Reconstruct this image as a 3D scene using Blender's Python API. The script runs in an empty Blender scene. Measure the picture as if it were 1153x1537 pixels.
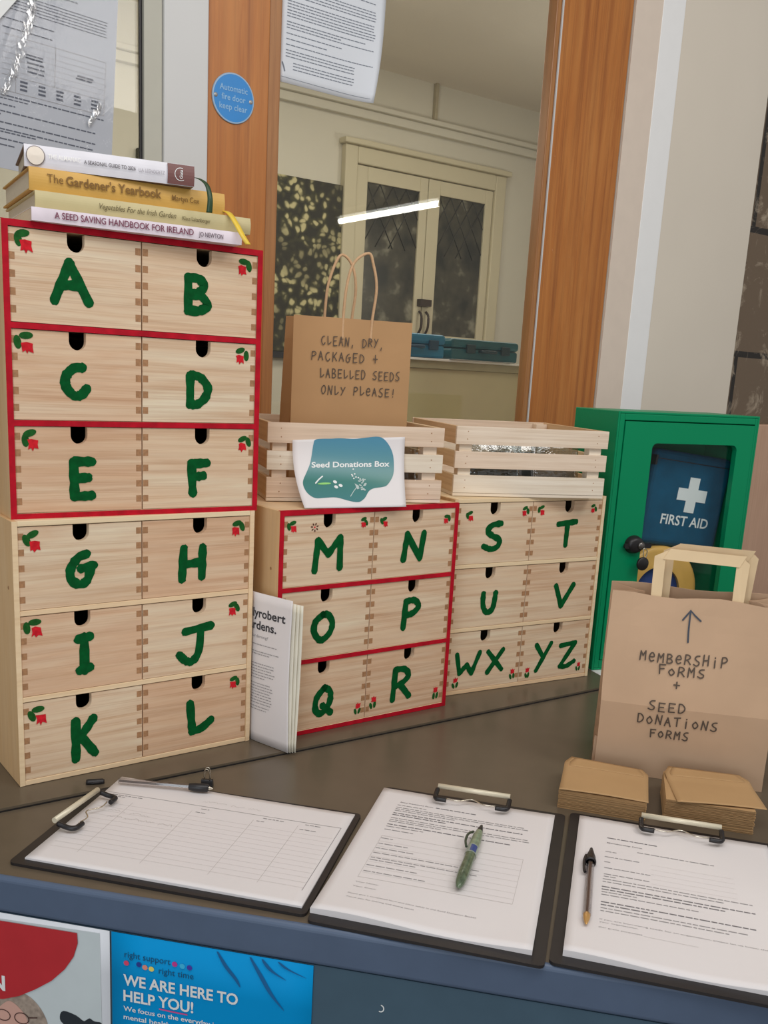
import bpy, math, random
from mathutils import Vector, Matrix
random.seed(7)
S = bpy.context.scene
COL = S.collection

# ------------------------------------------------------------------ camera
cam_d = bpy.data.cameras.new('camera')
cam = bpy.data.objects.new('camera', cam_d)
COL.objects.link(cam)
YAW, PITCH, ROLL = 0.6187, -0.2266, 0.0511
cy, sy, cp, sp, cr, sr = (math.cos(YAW), math.sin(YAW), math.cos(PITCH),
                          math.sin(PITCH), math.cos(ROLL), math.sin(ROLL))
fwd = Vector((sy*cp, cy*cp, sp))
rgt = Vector((cy, -sy, 0))
upv = rgt.cross(fwd)
r2 = cr*rgt + sr*upv
u2 = -sr*rgt + cr*upv
M = Matrix(((r2.x, u2.x, -fwd.x, -0.2874), (r2.y, u2.y, -fwd.y, -1.1001),
            (r2.z, u2.z, -fwd.z, 0.4999), (0, 0, 0, 1)))
cam.matrix_world = M
cam_d.sensor_fit = 'HORIZONTAL'
cam_d.sensor_width = 36
cam_d.lens = 1436.8*36/1153
cam_d.shift_x = 26.9/1153
cam_d.shift_y = 126.4/1153
cam_d.clip_start = 0.02
S.camera = cam

# ------------------------------------------------------------------ light and exposure
S.view_settings.view_transform = 'Standard'
S.view_settings.look = 'None'
S.view_settings.exposure = -0.22
S.view_settings.gamma = 1
S.view_settings.use_curve_mapping = False
S.cycles.use_denoising = True
S.cycles.max_bounces = 8
S.cycles.transparent_max_bounces = 16
S.cycles.caustics_reflective = False
S.cycles.caustics_refractive = False
S.cycles.sample_clamp_indirect = 6

W = bpy.data.worlds.new('hall_ambient')
S.world = W
W.use_nodes = True
bg = W.node_tree.nodes['Background']
bg.inputs[0].default_value = (1.0, 0.97, 0.95, 1)
bg.inputs[1].default_value = 0.38


def area(name, loc, target, size, size_y, power, color):
    d = bpy.data.lights.new(name, 'AREA')
    d.shape = 'RECTANGLE'
    d.size, d.size_y = size, size_y
    d.energy = power
    d.color = color
    o = bpy.data.objects.new(name, d)
    COL.objects.link(o)
    o.location = loc
    o.rotation_euler = (Vector(target)-Vector(loc)).to_track_quat('-Z', 'Y').to_euler()
    return o


# ceiling light panel of the hall, above and in front of the counter
area('ceiling_panel_light', (-0.22, -1.05, 1.75), (0.05, -0.5, 0), 1.5, 0.9, 17, (1.0, 0.97, 0.955))
area('wall_fill_light', (1.15, -1.5, 1.75), (1.5, 0.3, 0.7), 0.8, 0.8, 12.5, (1.0, 0.96, 0.91))  # unseen fill light, added and aimed to brighten the right-hand wall
# daylight of the entrance behind the camera
area('entrance_daylight', (-2.6, -2.9, 0.7), (0.3, -0.3, 0.1), 1.6, 1.8, 42, (0.80, 0.90, 1.0))
# unseen light added to brighten the room behind the glass
area('back_room_fill', (2.0, 1.6, 1.72), (2.0, 1.7, 0), 1.4, 0.5, 11, (1.0, 0.95, 0.88))

for loc_, pw in (((0.90, 1.30, 1.20), 17), ((2.75, 1.35, 1.00), 11)):  # point lights added out of view to brighten the back room and its ceiling
    pl = bpy.data.lights.new('back_room_point_fill', 'POINT')
    pl.energy = pw
    pl.color = (1.0, 0.95, 0.88)
    pl.shadow_soft_size = 0.10
    po = bpy.data.objects.new('back_room_point_fill', pl)
    COL.objects.link(po)
    po.location = loc_


# ------------------------------------------------------------------ helpers
def lin(r, g, b):
    f = lambda c: (c/255/12.92 if c/255 <= 0.04045 else ((c/255+0.055)/1.055)**2.4)
    return (f(r), f(g), f(b), 1)


class NT:
    def __init__(s, name):
        s.m = bpy.data.materials.new(name)
        s.m.use_nodes = True
        s.t = s.m.node_tree
        s.n = s.t.nodes
        s.p = s.n['Principled BSDF']

    def node(s, typ, **kw):
        x = s.n.new(typ)
        for k, v in kw.items():
            setattr(x, k, v)
        return x

    def link(s, a, b):
        s.t.links.new(a, b)

    def coords(s, scale, rand=True, kind='Object'):
        tc = s.node('ShaderNodeTexCoord')
        src = tc.outputs[kind]
        if rand:
            oi = s.node('ShaderNodeObjectInfo')
            mul = s.node('ShaderNodeMath', operation='MULTIPLY')
            mul.inputs[1].default_value = 37.0
            s.link(oi.outputs['Random'], mul.inputs[0])
            add = s.node('ShaderNodeVectorMath', operation='ADD')
            s.link(src, add.inputs[0])
            s.link(mul.outputs[0], add.inputs[1])
            src = add.outputs[0]
        mp = s.node('ShaderNodeMapping')
        mp.inputs['Scale'].default_value = scale
        s.link(src, mp.inputs[0])
        return mp.outputs[0]

    def noise(s, vec, scale, detail=4, dist=0.0, rough=0.5):
        x = s.node('ShaderNodeTexNoise')
        x.inputs['Scale'].default_value = scale
        x.inputs['Detail'].default_value = detail
        x.inputs['Distortion'].default_value = dist
        x.inputs['Roughness'].default_value = rough
        s.link(vec, x.inputs['Vector'])
        return x.outputs['Fac']

    def ramp(s, fac, stops):
        x = s.node('ShaderNodeValToRGB')
        el = x.color_ramp.elements
        while len(el) < len(stops):
            el.new(0.5)
        for e, (p, c) in zip(el, stops):
            e.position = p
            e.color = c
        s.link(fac, x.inputs[0])
        return x.outputs[0]

    def mix(s, fac, a, b, mode='MIX'):
        x = s.node('ShaderNodeMix', data_type='RGBA', blend_type=mode)
        if isinstance(fac, float):
            x.inputs[0].default_value = fac
        else:
            s.link(fac, x.inputs[0])
        for v, i in ((a, 6), (b, 7)):
            if isinstance(v, tuple):
                x.inputs[i].default_value = v
            else:
                s.link(v, x.inputs[i])
        return x.outputs[2]

    def bump(s, fac, strength, dist=0.002):
        x = s.node('ShaderNodeBump')
        x.inputs['Strength'].default_value = strength
        x.inputs['Distance'].default_value = dist
        s.link(fac, x.inputs['Height'])
        s.link(x.outputs[0], s.p.inputs['Normal'])


def flat(name, col, rough=0.6, metal=0.0, spec=0.5, var=0.06, vscale=30):
    t = NT(name)
    v = t.coords((1, 1, 1))
    f = t.noise(v, vscale, 3)
    a = tuple(c*(1-var) for c in col[:3])+(1,)
    b = tuple(min(1, c*(1+var)) for c in col[:3])+(1,)
    t.link(t.ramp(f, [(0.3, a), (0.7, b)]), t.p.inputs['Base Color'])
    t.p.inputs['Roughness'].default_value = rough
    t.p.inputs['Metallic'].default_value = metal
    t.p.inputs['Specular IOR Level'].default_value = spec
    return t.m


def wood(name, light, mid, dark, axis='x', k=1.0, rough=0.55, lines=0.5, spec=0.35, warp=5.0, wscale=3.0, streak=0.3):
    t = NT(name)
    st = {'x': (1.6, 9, 15), 'z': (15, 9, 1.6), 'y': (9, 1.6, 15)}[axis]
    rs = {'x': (0.35, 4, 7), 'z': (7, 4, 0.35), 'y': (4, 0.35, 7)}[axis]
    v = t.coords(tuple(c*k for c in st))
    f1 = t.noise(v, 1.3, 5, 0.4, 0.6)
    base = t.ramp(f1, [(0.30, light), (0.52, mid), (0.74, light)])
    v2 = t.coords(tuple(c*k for c in rs))
    w = t.node('ShaderNodeTexWave', wave_type='BANDS', bands_direction='X' if axis == 'z' else 'Z')
    w.inputs['Scale'].default_value = wscale
    w.inputs['Distortion'].default_value = warp
    w.inputs['Detail'].default_value = 2.5
    w.inputs['Detail Scale'].default_value = 0.9
    t.link(v2, w.inputs['Vector'])
    lf = t.ramp(w.outputs['Fac'], [(0.55, (0, 0, 0, 1)), (0.93, (1, 1, 1, 1)), (1.0, (0.3, 0.3, 0.3, 1))])
    ml = t.node('ShaderNodeMath', operation='MULTIPLY')
    ml.inputs[1].default_value = lines
    nm = t.noise(t.coords(tuple(c*k for c in {'x': (2, 3, 5), 'z': (5, 3, 1), 'y': (3, 2, 5)}[axis])), 2.2, 2)
    mk = t.node('ShaderNodeMath', operation='MULTIPLY')
    t.link(lf, mk.inputs[0])
    t.link(t.ramp(nm, [(0.38, (0.15, 0.15, 0.15, 1)), (0.62, (1, 1, 1, 1))]), mk.inputs[1])
    t.link(mk.outputs[0], ml.inputs[0])
    c = t.mix(ml.outputs[0], base, dark)
    v4 = t.coords(tuple(c_*k for c_ in {'x': (0.8, 7, 30), 'z': (30, 7, 0.8), 'y': (7, 0.8, 30)}[axis]))
    f4 = t.noise(v4, 2.0, 6, 0.25, 0.68)
    sk = t.ramp(f4, [(0.50, (0, 0, 0, 1)), (0.66, (1, 1, 1, 1))])
    m4 = t.node('ShaderNodeMath', operation='MULTIPLY')
    m4.inputs[1].default_value = streak
    t.link(sk, m4.inputs[0])
    c = t.mix(m4.outputs[0], c, dark)
    v3 = t.coords(tuple(c_*k for c_ in {'x': (6, 120, 160), 'z': (160, 120, 6), 'y': (120, 6, 160)}[axis]))
    f3 = t.noise(v3, 1.0, 3)
    c = t.mix(0.18, c, t.ramp(f3, [(0.3, dark), (0.6, light)]), 'MULTIPLY')
    oi = t.node('ShaderNodeObjectInfo')
    tint = t.ramp(oi.outputs['Random'], [(0.0, (1, 1, 1, 1)), (0.4, (1.0, 0.985, 0.97, 1)), (0.7, (0.98, 0.90, 0.86, 1)), (1.0, (0.93, 0.81, 0.75, 1))])
    c = t.mix(1.0, c, tint, 'MULTIPLY')
    t.link(c, t.p.inputs['Base Color'])
    t.p.inputs['Roughness'].default_value = rough
    t.p.inputs['Specular IOR Level'].default_value = spec
    t.bump(f3, 0.08, 0.001)
    return t.m


def clear(name, tint=(1, 1, 1, 1), rough=0.0, ior=1.45, extra=0.0, wrinkle=None):
    t = NT(name)
    t.n.remove(t.p)
    tr = t.node('ShaderNodeBsdfTransparent')
    tr.inputs[0].default_value = tint
    gl = t.node('ShaderNodeBsdfGlossy')
    gl.inputs['Roughness'].default_value = rough
    fr = t.node('ShaderNodeFresnel')
    # the same index seen from either side of the thin sheet
    ge = t.node('ShaderNodeNewGeometry')
    mr = t.node('ShaderNodeMapRange')
    mr.inputs['To Min'].default_value = ior
    mr.inputs['To Max'].default_value = 1/ior
    t.link(ge.outputs['Backfacing'], mr.inputs[0])
    t.link(mr.outputs[0], fr.inputs[0])
    fac = fr.outputs[0]
    if extra:
        a = t.node('ShaderNodeMath', operation='ADD', use_clamp=True)
        a.inputs[1].default_value = extra
        t.link(fac, a.inputs[0])
        fac = a.outputs[0]
    if wrinkle:
        v = t.coords((1, 1, 1))
        b = t.node('ShaderNodeBump')
        b.inputs['Strength'].default_value = wrinkle[1]
        b.inputs['Distance'].default_value = 0.004
        t.link(t.noise(v, wrinkle[0], 3), b.inputs['Height'])
        t.link(b.outputs[0], gl.inputs['Normal'])
    mx = t.node('ShaderNodeMixShader')
    t.link(fac, mx.inputs[0])
    t.link(tr.outputs[0], mx.inputs[1])
    t.link(gl.outputs[0], mx.inputs[2])
    t.link(mx.outputs[0], t.n['Material Output'].inputs[0])
    return t.m


def emit(name, col, s):
    t = NT(name)
    t.p.inputs['Base Color'].default_value = (0.8, 0.8, 0.8, 1)
    t.p.inputs['Emission Color'].default_value = col
    t.p.inputs['Emission Strength'].default_value = s
    return t.m


class MB:
    """collects shapes that become ONE mesh object"""
    def __init__(s):
        s.v, s.f, s.mi, s.sm = [], [], [], []

    def add(s, vs, fs, mi=0, smooth=False):
        o = len(s.v)
        s.v += [tuple(p) for p in vs]
        s.f += [tuple(i+o for i in f) for f in fs]
        s.mi += [mi]*len(fs)
        s.sm += [smooth]*len(fs)
        return s

    def box(s, x0, x1, y0, y1, z0, z1, mi=0, mat=None):
        vs = [Vector((x, y, z)) for x in (x0, x1) for y in (y0, y1) for z in (z0, z1)]
        if mat:
            vs = [mat @ p for p in vs]
        return s.add(vs, [(0, 1, 3, 2), (4, 6, 7, 5), (0, 4, 5, 1), (2, 3, 7, 6), (0, 2, 6, 4), (1, 5, 7, 3)], mi)

    def prism(s, poly, fn, d0, d1, mi=0, smooth=False):
        """poly: 2-D outline, fn(a,b,d) -> point, between depths d0 and d1 (caps are ngons)"""
        n = len(poly)
        vs = [fn(a, b, d0) for a, b in poly]+[fn(a, b, d1) for a, b in poly]
        s.add(vs, [tuple(range(n)), tuple(range(2*n-1, n-1, -1))], mi)
        s.add(vs, [(i, n+i, n+(i+1) % n, (i+1) % n) for i in range(n)], mi, smooth)
        return s

    def tube(s, pts, rad, n=10, mi=0, closed=False, flat=None):
        pts = [Vector(p) for p in pts]
        if not hasattr(rad, '__len__'):
            rad = [rad]*len(pts)
        vs, fs = [], []
        up = Vector((0.13, 0.31, 0.94)).normalized()
        m = len(pts)
        for i, p in enumerate(pts):
            if closed:
                t = pts[(i+1) % m]-pts[i-1]
            else:
                t = pts[min(i+1, m-1)]-pts[max(i-1, 0)]
            t.normalize()
            a = t.cross(up)
            if a.length < 0.05:
                a = t.cross(Vector((1, 0, 0)))
            a.normalize()
            b = a.cross(t)
            for k in range(n):
                th = 2*math.pi*k/n
                vs.append(p+(a*math.cos(th)+b*math.sin(th))*rad[i])
        for i in range(m if closed else m-1):
            j = (i+1) % m
            for k in range(n):
                fs.append((i*n+k, i*n+(k+1) % n, j*n+(k+1) % n, j*n+k))
        s.add(vs, fs, mi, True)
        if not closed:
            o = len(s.v)-len(vs)
            s.f += [tuple(o+k for k in range(n-1, -1, -1)), tuple(o+(m-1)*n+k for k in range(n))]
            s.mi += [mi, mi]
            s.sm += [False, False]
        return s

    def lathe(s, prof, fn, n=32, mi=0, smooth=True):
        """prof: (radius, height) list; fn(x, y, h) -> point"""
        vs, fs = [], []
        for r, h in prof:
            for k in range(n):
                th = 2*math.pi*k/n
                vs.append(fn(r*math.cos(th), r*math.sin(th), h))
        for i in range(len(prof)-1):
            for k in range(n):
                fs.append((i*n+k, i*n+(k+1) % n, (i+1)*n+(k+1) % n, (i+1)*n+k))
        s.add(vs, fs, mi, smooth)
        return s

    def grid(s, fn, nu, nv, mi=0, smooth=True, thick=0.0, fn2=None):
        vs = [fn(i/nu, j/nv) for j in range(nv+1) for i in range(nu+1)]
        q = lambda i, j: j*(nu+1)+i
        fs = [(q(i, j), q(i+1, j), q(i+1, j+1), q(i, j+1)) for j in range(nv) for i in range(nu)]
        s.add(vs, fs, mi, smooth)
        if fn2:
            vb = [fn2(i/nu, j/nv) for j in range(nv+1) for i in range(nu+1)]
            s.add(vb, [f[::-1] for f in fs], mi, smooth)
            N = len(vs)
            o = len(s.v)-2*N
            ring = ([q(i, 0) for i in range(nu)]+[q(nu, j) for j in range(nv)]
                    + [q(i, nv) for i in range(nu, 0, -1)]+[q(0, j) for j in range(nv, 0, -1)])
            for a, b in zip(ring, ring[1:]+ring[:1]):
                s.f.append((o+a, o+N+a, o+N+b, o+b))
                s.mi.append(mi)
                s.sm.append(False)
        return s

    def build(s, name, mats, parent=None, bevel=0.0, label=None, kind=None, seg=2):
        me = bpy.data.meshes.new(name)
        me.from_pydata(s.v, [], s.f)
        for m in (mats if isinstance(mats, (list, tuple)) else [mats]):
            me.materials.append(m)
        for p, i, sm in zip(me.polygons, s.mi, s.sm):
            p.material_index = i
            p.use_smooth = sm
        me.update()
        o = bpy.data.objects.new(name, me)
        COL.objects.link(o)
        if parent:
            o.parent = parent
        if bevel:
            b = o.modifiers.new('edge', 'BEVEL')
            b.width = bevel
            b.segments = seg
            b.limit_method = 'ANGLE'
            b.angle_limit = math.radians(40)
        if label:
            o['label'] = label
        if kind:
            o['kind'] = kind
        return o


def tag(o, label, cat, group=None):
    o['label'] = label
    o['category'] = cat
    if group:
        o['group'] = group
    return o


def thing(name, label, cat, loc=(0, 0, 0), rotz=0.0, group=None, rot=None):
    o = bpy.data.objects.new(name, None)
    o.empty_display_size = 0.02
    COL.objects.link(o)
    o.location = loc
    o.rotation_euler = rot if rot else (0, 0, rotz)
    return tag(o, label, cat, group)


def struct(name, mb, mats, bevel=0.0):
    return mb.build(name, mats, None, bevel, None, 'structure')


def text2d(body, bold=0.0, shear=0.0, space=1.0):
    c = bpy.data.curves.new('lettering_curve', 'FONT')
    c.body = body
    c.size = 1.0
    c.offset = bold
    c.shear = shear
    c.space_character = space
    c.resolution_u = 3
    o = bpy.data.objects.new('lettering_curve', c)
    COL.objects.link(o)
    dg = bpy.context.evaluated_depsgraph_get()
    e = o.evaluated_get(dg)
    me = e.to_mesh()
    vs = [(v.co.x, v.co.y) for v in me.vertices]
    fs = [tuple(p.vertices) for p in me.polygons]
    e.to_mesh_clear()
    bpy.data.objects.remove(o)
    bpy.data.curves.remove(c)
    return vs, fs


def text_into(mb, body, fn, x, y, width=None, height=None, mi=0, bold=0.0, shear=0.0, ang=0.0, align='L', space=1.0):
    """lays printed text on a surface: fn(a,b) -> point; (x,y) is the start of the baseline"""
    vs, fs = text2d(body, bold, shear, space)
    if not vs:
        return
    x0 = min(p[0] for p in vs)
    x1 = max(p[0] for p in vs)
    cap = 0.70
    sx = width/(x1-x0) if width else height/cap
    sz = height/cap if height else sx
    off = {'L': 0, 'C': -(x1-x0)*sx/2, 'R': -(x1-x0)*sx}[align]
    ca, sa = math.cos(ang), math.sin(ang)
    out = []
    for a, b in vs:
        a = (a-x0)*sx+off
        b = b*sz
        out.append(fn(x+a*ca-b*sa, y+a*sa+b*ca))
    mb.add(out, fs, mi)


def dash_into(mb, fn, x0, x1, y, h, mi=0, ang=0.0, wmin=0.003, wmax=0.010, gap=0.0012, seg=0.006, rnd=random):
    """one line of print too small to read"""
    x = x0
    ca, sa = math.cos(ang), math.sin(ang)
    while x < x1-0.002:
        w = min(rnd.uniform(wmin, wmax), x1-x)
        n = max(1, int(w/seg))
        for i in range(n):
            a, b = x+w*i/n, x+w*(i+1)/n
            q = [(a, y), (b, y), (b, y+h), (a, y+h)]
            mb.add([fn(x0+(p-x0)*ca-(r-y)*sa, y+(p-x0)*sa+(r-y)*ca) for p, r in q], [(0, 1, 2, 3)], mi)
        x += w+gap


def rule_into(mb, fn, xa, ya, xb, yb, w, mi=0, n=12):
    dx, dy = xb-xa, yb-ya
    L = math.hypot(dx, dy)
    nx, ny = -dy/L*w/2, dx/L*w/2
    vs = []
    for i in range(n+1):
        t = i/n
        vs += [fn(xa+dx*t+nx, ya+dy*t+ny), fn(xa+dx*t-nx, ya+dy*t-ny)]
    mb.add(vs, [(2*i+1, 2*i+3, 2*i+2, 2*i) for i in range(n)], mi)


def blob_into(mb, fn, pts, mi=0, rings=1):
    """filled outline around its centroid, in rings so that it can follow a bent surface"""
    cx = sum(p[0] for p in pts)/len(pts)
    cyy = sum(p[1] for p in pts)/len(pts)
    n = len(pts)
    vs = [fn(cx, cyy)]
    for r in range(1, rings+1):
        t = r/rings
        vs += [fn(cx+(a-cx)*t, cyy+(b-cyy)*t) for a, b in pts]
    fs = [(0, 1+i, 1+(i+1) % n) for i in range(n)]
    for r in range(rings-1):
        o, p = 1+r*n, 1+(r+1)*n
        fs += [(o+i, p+i, p+(i+1) % n, o+(i+1) % n) for i in range(n)]
    mb.add(vs, fs, mi)


def smooth(pts, sub=5, closed=False):
    n = len(pts)
    if n < 3:
        return [tuple(p) for p in pts]
    out = []
    rng = range(n if closed else n-1)
    for i in rng:
        if closed:
            p0, p1, p2, p3 = (pts[(i-1) % n], pts[i], pts[(i+1) % n], pts[(i+2) % n])
        else:
            p0, p1, p2, p3 = pts[max(i-1, 0)], pts[i], pts[i+1], pts[min(i+2, n-1)]
        for k in range(sub):
            t = k/sub
            out.append(tuple(0.5*((2*b)+(-a+c)*t+(2*a-5*b+4*c-d)*t*t+(-a+3*b-3*c+d)*t**3)
                             for a, b, c, d in zip(p0, p1, p2, p3)))
    if not closed:
        out.append(tuple(pts[-1]))
    return out


def ring2(cx, cyy, rx, ry, n=24, a0=0.0, rot=0.0):
    out = []
    for k in range(n):
        th = a0+2*math.pi*k/n
        a, b = rx*math.cos(th), ry*math.sin(th)
        out.append((cx+a*math.cos(rot)-b*math.sin(rot), cyy+a*math.sin(rot)+b*math.cos(rot)))
    return out


def stroke_into(mb, fn, pts, w, mi=0, lift=0.0, wob=0.0, rnd=random):
    """brush or marker stroke of width w with round ends; fn(a,b,h) -> point"""
    n = len(pts)
    L, R = [], []
    for i, (a, b) in enumerate(pts):
        p, q = pts[max(i-1, 0)], pts[min(i+1, n-1)]
        dx, dy = q[0]-p[0], q[1]-p[1]
        l = math.hypot(dx, dy) or 1e-9
        nx, ny = -dy/l, dx/l
        ww = w/2*(1+rnd.uniform(-wob, wob))
        L.append((a+nx*ww, b+ny*ww))
        R.append((a-nx*ww, b-ny*ww))
    vs = [fn(*p, lift) for p in L]+[fn(*p, lift) for p in R]
    mb.add(vs, [(n+i, n+i+1, i+1, i) for i in range(n-1)], mi)
    for (c, q, l_, r_) in ((pts[0], pts[1], L[0], R[0]), (pts[-1], pts[-2], R[-1], L[-1])):
        dx, dy = c[0]-q[0], c[1]-q[1]
        l = math.hypot(dx, dy) or 1e-9
        a0 = math.atan2(dy/l, dx/l)
        ns = 8
        rim = [r_]+[(c[0]+w/2*(1+rnd.uniform(-wob, wob)*0.8)*math.cos(a0-math.pi/2+math.pi*i/ns),
                     c[1]+w/2*(1+rnd.uniform(-wob, wob)*0.8)*math.sin(a0-math.pi/2+math.pi*i/ns)) for i in range(1, ns)]+[l_]
        if (rim[0][0]-c[0])*dy-(rim[0][1]-c[1])*dx < 0:
            rim = [l_]+rim[1:-1]+[r_]
        mb.add([fn(c[0], c[1], lift)]+[fn(p[0], p[1], lift) for p in rim], [(0, 1+i, 2+i) for i in range(ns)], mi)


def arc(cx, cyy, rx, ry, a0, a1, n=10):
    return [(cx+rx*math.cos(math.radians(a0+(a1-a0)*i/n)), cyy+ry*math.sin(math.radians(a0+(a1-a0)*i/n))) for i in range(n+1)]


# stroke alphabet, unit boxes
GL = {
 'A': [[(0, 0), (0.45, 1)], [(0.45, 1), (1, 0)], [(0.2, 0.42), (0.75, 0.42)]],
 'B': [[(0.08, 0), (0.08, 1)], [(0.08, 0.98), (0.55, 0.98), (0.85, 0.78), (0.55, 0.55), (0.2, 0.5)], [(0.2, 0.5), (0.7, 0.47), (1, 0.2), (0.6, 0.02), (0.08, 0.02)]],
 'C': [[(0.82, 1), (0.45, 0.97), (0.1, 0.68), (0.1, 0.32), (0.45, 0.02), (0.78, 0.06), (1, 0.26)]],
 'D': [[(0.05, 0), (0.05, 1)], [(0.05, 1), (0.55, 0.96), (0.98, 0.62), (0.85, 0.25), (0.4, 0.0), (0.05, 0.04)]],
 'E': [[(0.1, 0), (0.08, 1)], [(0.08, 1), (1, 1)], [(0.1, 0.52), (0.8, 0.54)], [(0.1, 0.0), (0.98, 0.02)]],
 'F': [[(0.15, 0), (0.05, 1)], [(0.05, 0.97), (1, 1)], [(0.1, 0.52), (0.8, 0.58)]],
 'G': [[(0.72, 1), (0.38, 0.90), (0.06, 0.55), (0.06, 0.18), (0.40, -0.02), (0.74, 0.10), (0.90, 0.50)], [(0.50, 0.52), (1.02, 0.60)]],
 'H': [[(0.05, 0), (0.12, 1)], [(0.92, 0.04), (0.95, 1)], [(0.1, 0.47), (0.92, 0.53)]],
 'I': [[(0.5, 0), (0.5, 1)], [(0, 0.95), (1, 1)], [(0.08, 0.02), (0.95, 0.08)]],
 'J': [[(0.18, 0.9), (1, 1)], [(0.68, 0.95), (0.62, 0.3), (0.42, 0.02), (0.2, 0.05), (0, 0.24)]],
 'K': [[(0.1, 0), (0.12, 1)], [(0.95, 1), (0.2, 0.46)], [(0.38, 0.56), (1, 0.08)]],
 'L': [[(0.1, 1), (0.2, 0.03)], [(0.2, 0.03), (0.6, 0.1), (1, 0.32)]],
 'M': [[(0, 0), (0.1, 0.95)], [(0.1, 0.95), (0.5, 0.5)], [(0.5, 0.5), (0.95, 1)], [(0.95, 1), (0.97, 0.04)]],
 'N': [[(0, 0), (0.14, 1)], [(0.14, 0.98), (0.85, 0.02)], [(0.85, 0.02), (1, 1)]],
 'O': [[(0.5, 1), (0.1, 0.75), (0.04, 0.35), (0.4, 0.0), (0.85, 0.22), (1, 0.62), (0.78, 0.95), (0.5, 1)]],
 'P': [[(0.05, 0), (0.15, 0.98)], [(0.15, 0.98), (0.7, 1), (1, 0.76), (0.65, 0.52), (0.12, 0.46)]],
 'Q': [[(0.6, 1), (0.15, 0.65), (0.1, 0.2), (0.45, 0.02), (0.9, 0.35), (0.95, 0.8), (0.6, 1)], [(0.5, 0.32), (1, 0.0)]],
 'R': [[(0.0, 0), (0.1, 1)], [(0.1, 1), (0.65, 0.98), (0.92, 0.75), (0.55, 0.52), (0.1, 0.44)], [(0.4, 0.5), (1, 0.04)]],
 'S': [[(0.95, 1), (0.45, 0.95), (0.18, 0.72), (0.5, 0.52), (0.92, 0.36), (0.85, 0.1), (0.45, 0.0), (0, 0.12)]],
 'T': [[(0, 0.92), (1, 1)], [(0.52, 0.95), (0.5, 0)]],
 'U': [[(0.02, 1), (0.05, 0.4), (0.35, 0.02), (0.8, 0.2), (0.95, 1)]],
 'V': [[(0, 1), (0.38, 0)], [(0.38, 0), (1, 1)]],
 'W': [[(0, 1), (0.15, 0.05)], [(0.15, 0.05), (0.45, 0.45)], [(0.45, 0.45), (0.68, 0.0)], [(0.68, 0.0), (1, 1)]],
 'X': [[(0, 0.96), (0.98, 0.08)], [(1, 1), (0.02, 0)]],
 'Y': [[(0, 0.98), (0.5, 0.5)], [(1, 1), (0.1, 0)]],
 'Z': [[(0.05, 0.93), (0.98, 1)], [(0.98, 1), (0.1, 0.05)], [(0.1, 0.05), (0.5, 0.02), (1, 0.2)]],
 'e': [[(0.08, 0.45), (0.9, 0.5), (0.7, 0.85), (0.3, 0.8), (0.05, 0.4), (0.35, 0.02), (0.9, 0.12)]],
 'i': [[(0.5, 0), (0.5, 0.68)], [(0.5, 0.92), (0.52, 0.96)]],
 'o': [[(0.5, 0.75), (0.05, 0.4), (0.45, 0.0), (0.95, 0.35), (0.5, 0.75)]],
 '+': [[(0, 0.5), (1, 0.5)], [(0.5, 0.05), (0.5, 0.95)]],
 ',': [[(0.4, 0.1), (0.15, -0.22)]],
 '!': [[(0.55, 1), (0.4, 0.32)], [(0.36, 0.02), (0.38, 0.06)]],
}


def glyph_into(mb, ch, fn, x, y, w, h, sw, lift=0.0, wob=0.0, mi=0):
    for k, st in enumerate(GL[ch]):
        pts = [(x+a*w, y+b*h) for a, b in st]
        if len(pts) >= 3:
            pts = smooth(pts, 5)
        else:
            (a, b), (c, d) = pts
            pts = [(a+(c-a)*i/5, b+(d-b)*i/5) for i in range(6)]
        stroke_into(mb, fn, pts, sw, mi, lift+k*0.00012, wob)


def hand_into(mb, line, fn, x0, x1, y, h, sw, slope=0.0, rnd=random):
    """handwritten capitals between x0 and x1"""
    n = len(line)
    adv = (x1-x0)/n
    for i, ch in enumerate(line):
        if ch == ' ':
            continue
        hh = h*(0.92+0.16*rnd.random())
        w = adv*(0.62 if ch not in 'iI!,' else 0.3)
        dxn = adv*0.16 if ch in 'iI!,' else 0.0
        yy = y+slope*(i*adv)+rnd.uniform(-0.06, 0.06)*h
        glyph_into(mb, ch, fn, x0+i*adv+dxn, yy, w, hh, sw)

# ------------------------------------------------------------------ materials
M_WALL = flat('wall_paint', lin(226, 216, 200), 0.7, var=0.02, vscale=4)
M_WALLW = flat('white_gloss_paint', lin(208, 208, 206), 0.4, var=0.015, vscale=6)
M_WALLG = flat('grey_green_paint', lin(186, 184, 170), 0.5, var=0.02)
M_STRIPB = flat('beige_paint', lin(226, 210, 194), 0.6, var=0.02)
M_OAK = wood('oak_frame', lin(208, 144, 74), lin(190, 122, 54), lin(140, 76, 28), 'z', 0.9, 0.42, 0.3, 0.5, 9.0, 2.2, 0.55)
M_BEAD = wood('oak_bead', lin(190, 140, 88), lin(176, 124, 74), lin(134, 86, 48), 'z', 1.4, 0.4, 0.4, 0.5, 2.0)
M_PINE = wood('pine_front', lin(236, 222, 196), lin(228, 202, 172), lin(190, 146, 108), 'x', 1.5, 0.55, 0.35, 0.3, 7.0, 3.0, 0.42)
M_PINE_S = wood('pine_side', lin(240, 216, 174), lin(233, 203, 156), lin(204, 158, 106), 'z', 1.3, 0.55, 0.35, 0.3, 4.0)
M_EDGE = wood('pine_edge', lin(246, 230, 198), lin(240, 220, 184), lin(220, 188, 142), 'x', 1.8, 0.55, 0.2, 0.3, 3.0)
M_END = flat('end_grain', lin(168, 124, 86), 0.7, var=0.16, vscale=300)
M_CRATE = wood('crate_wood', lin(245, 237, 222), lin(237, 226, 208), lin(206, 184, 156), 'x', 1.7, 0.6, 0.5, 0.25, 5.0, 2.5)
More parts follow.
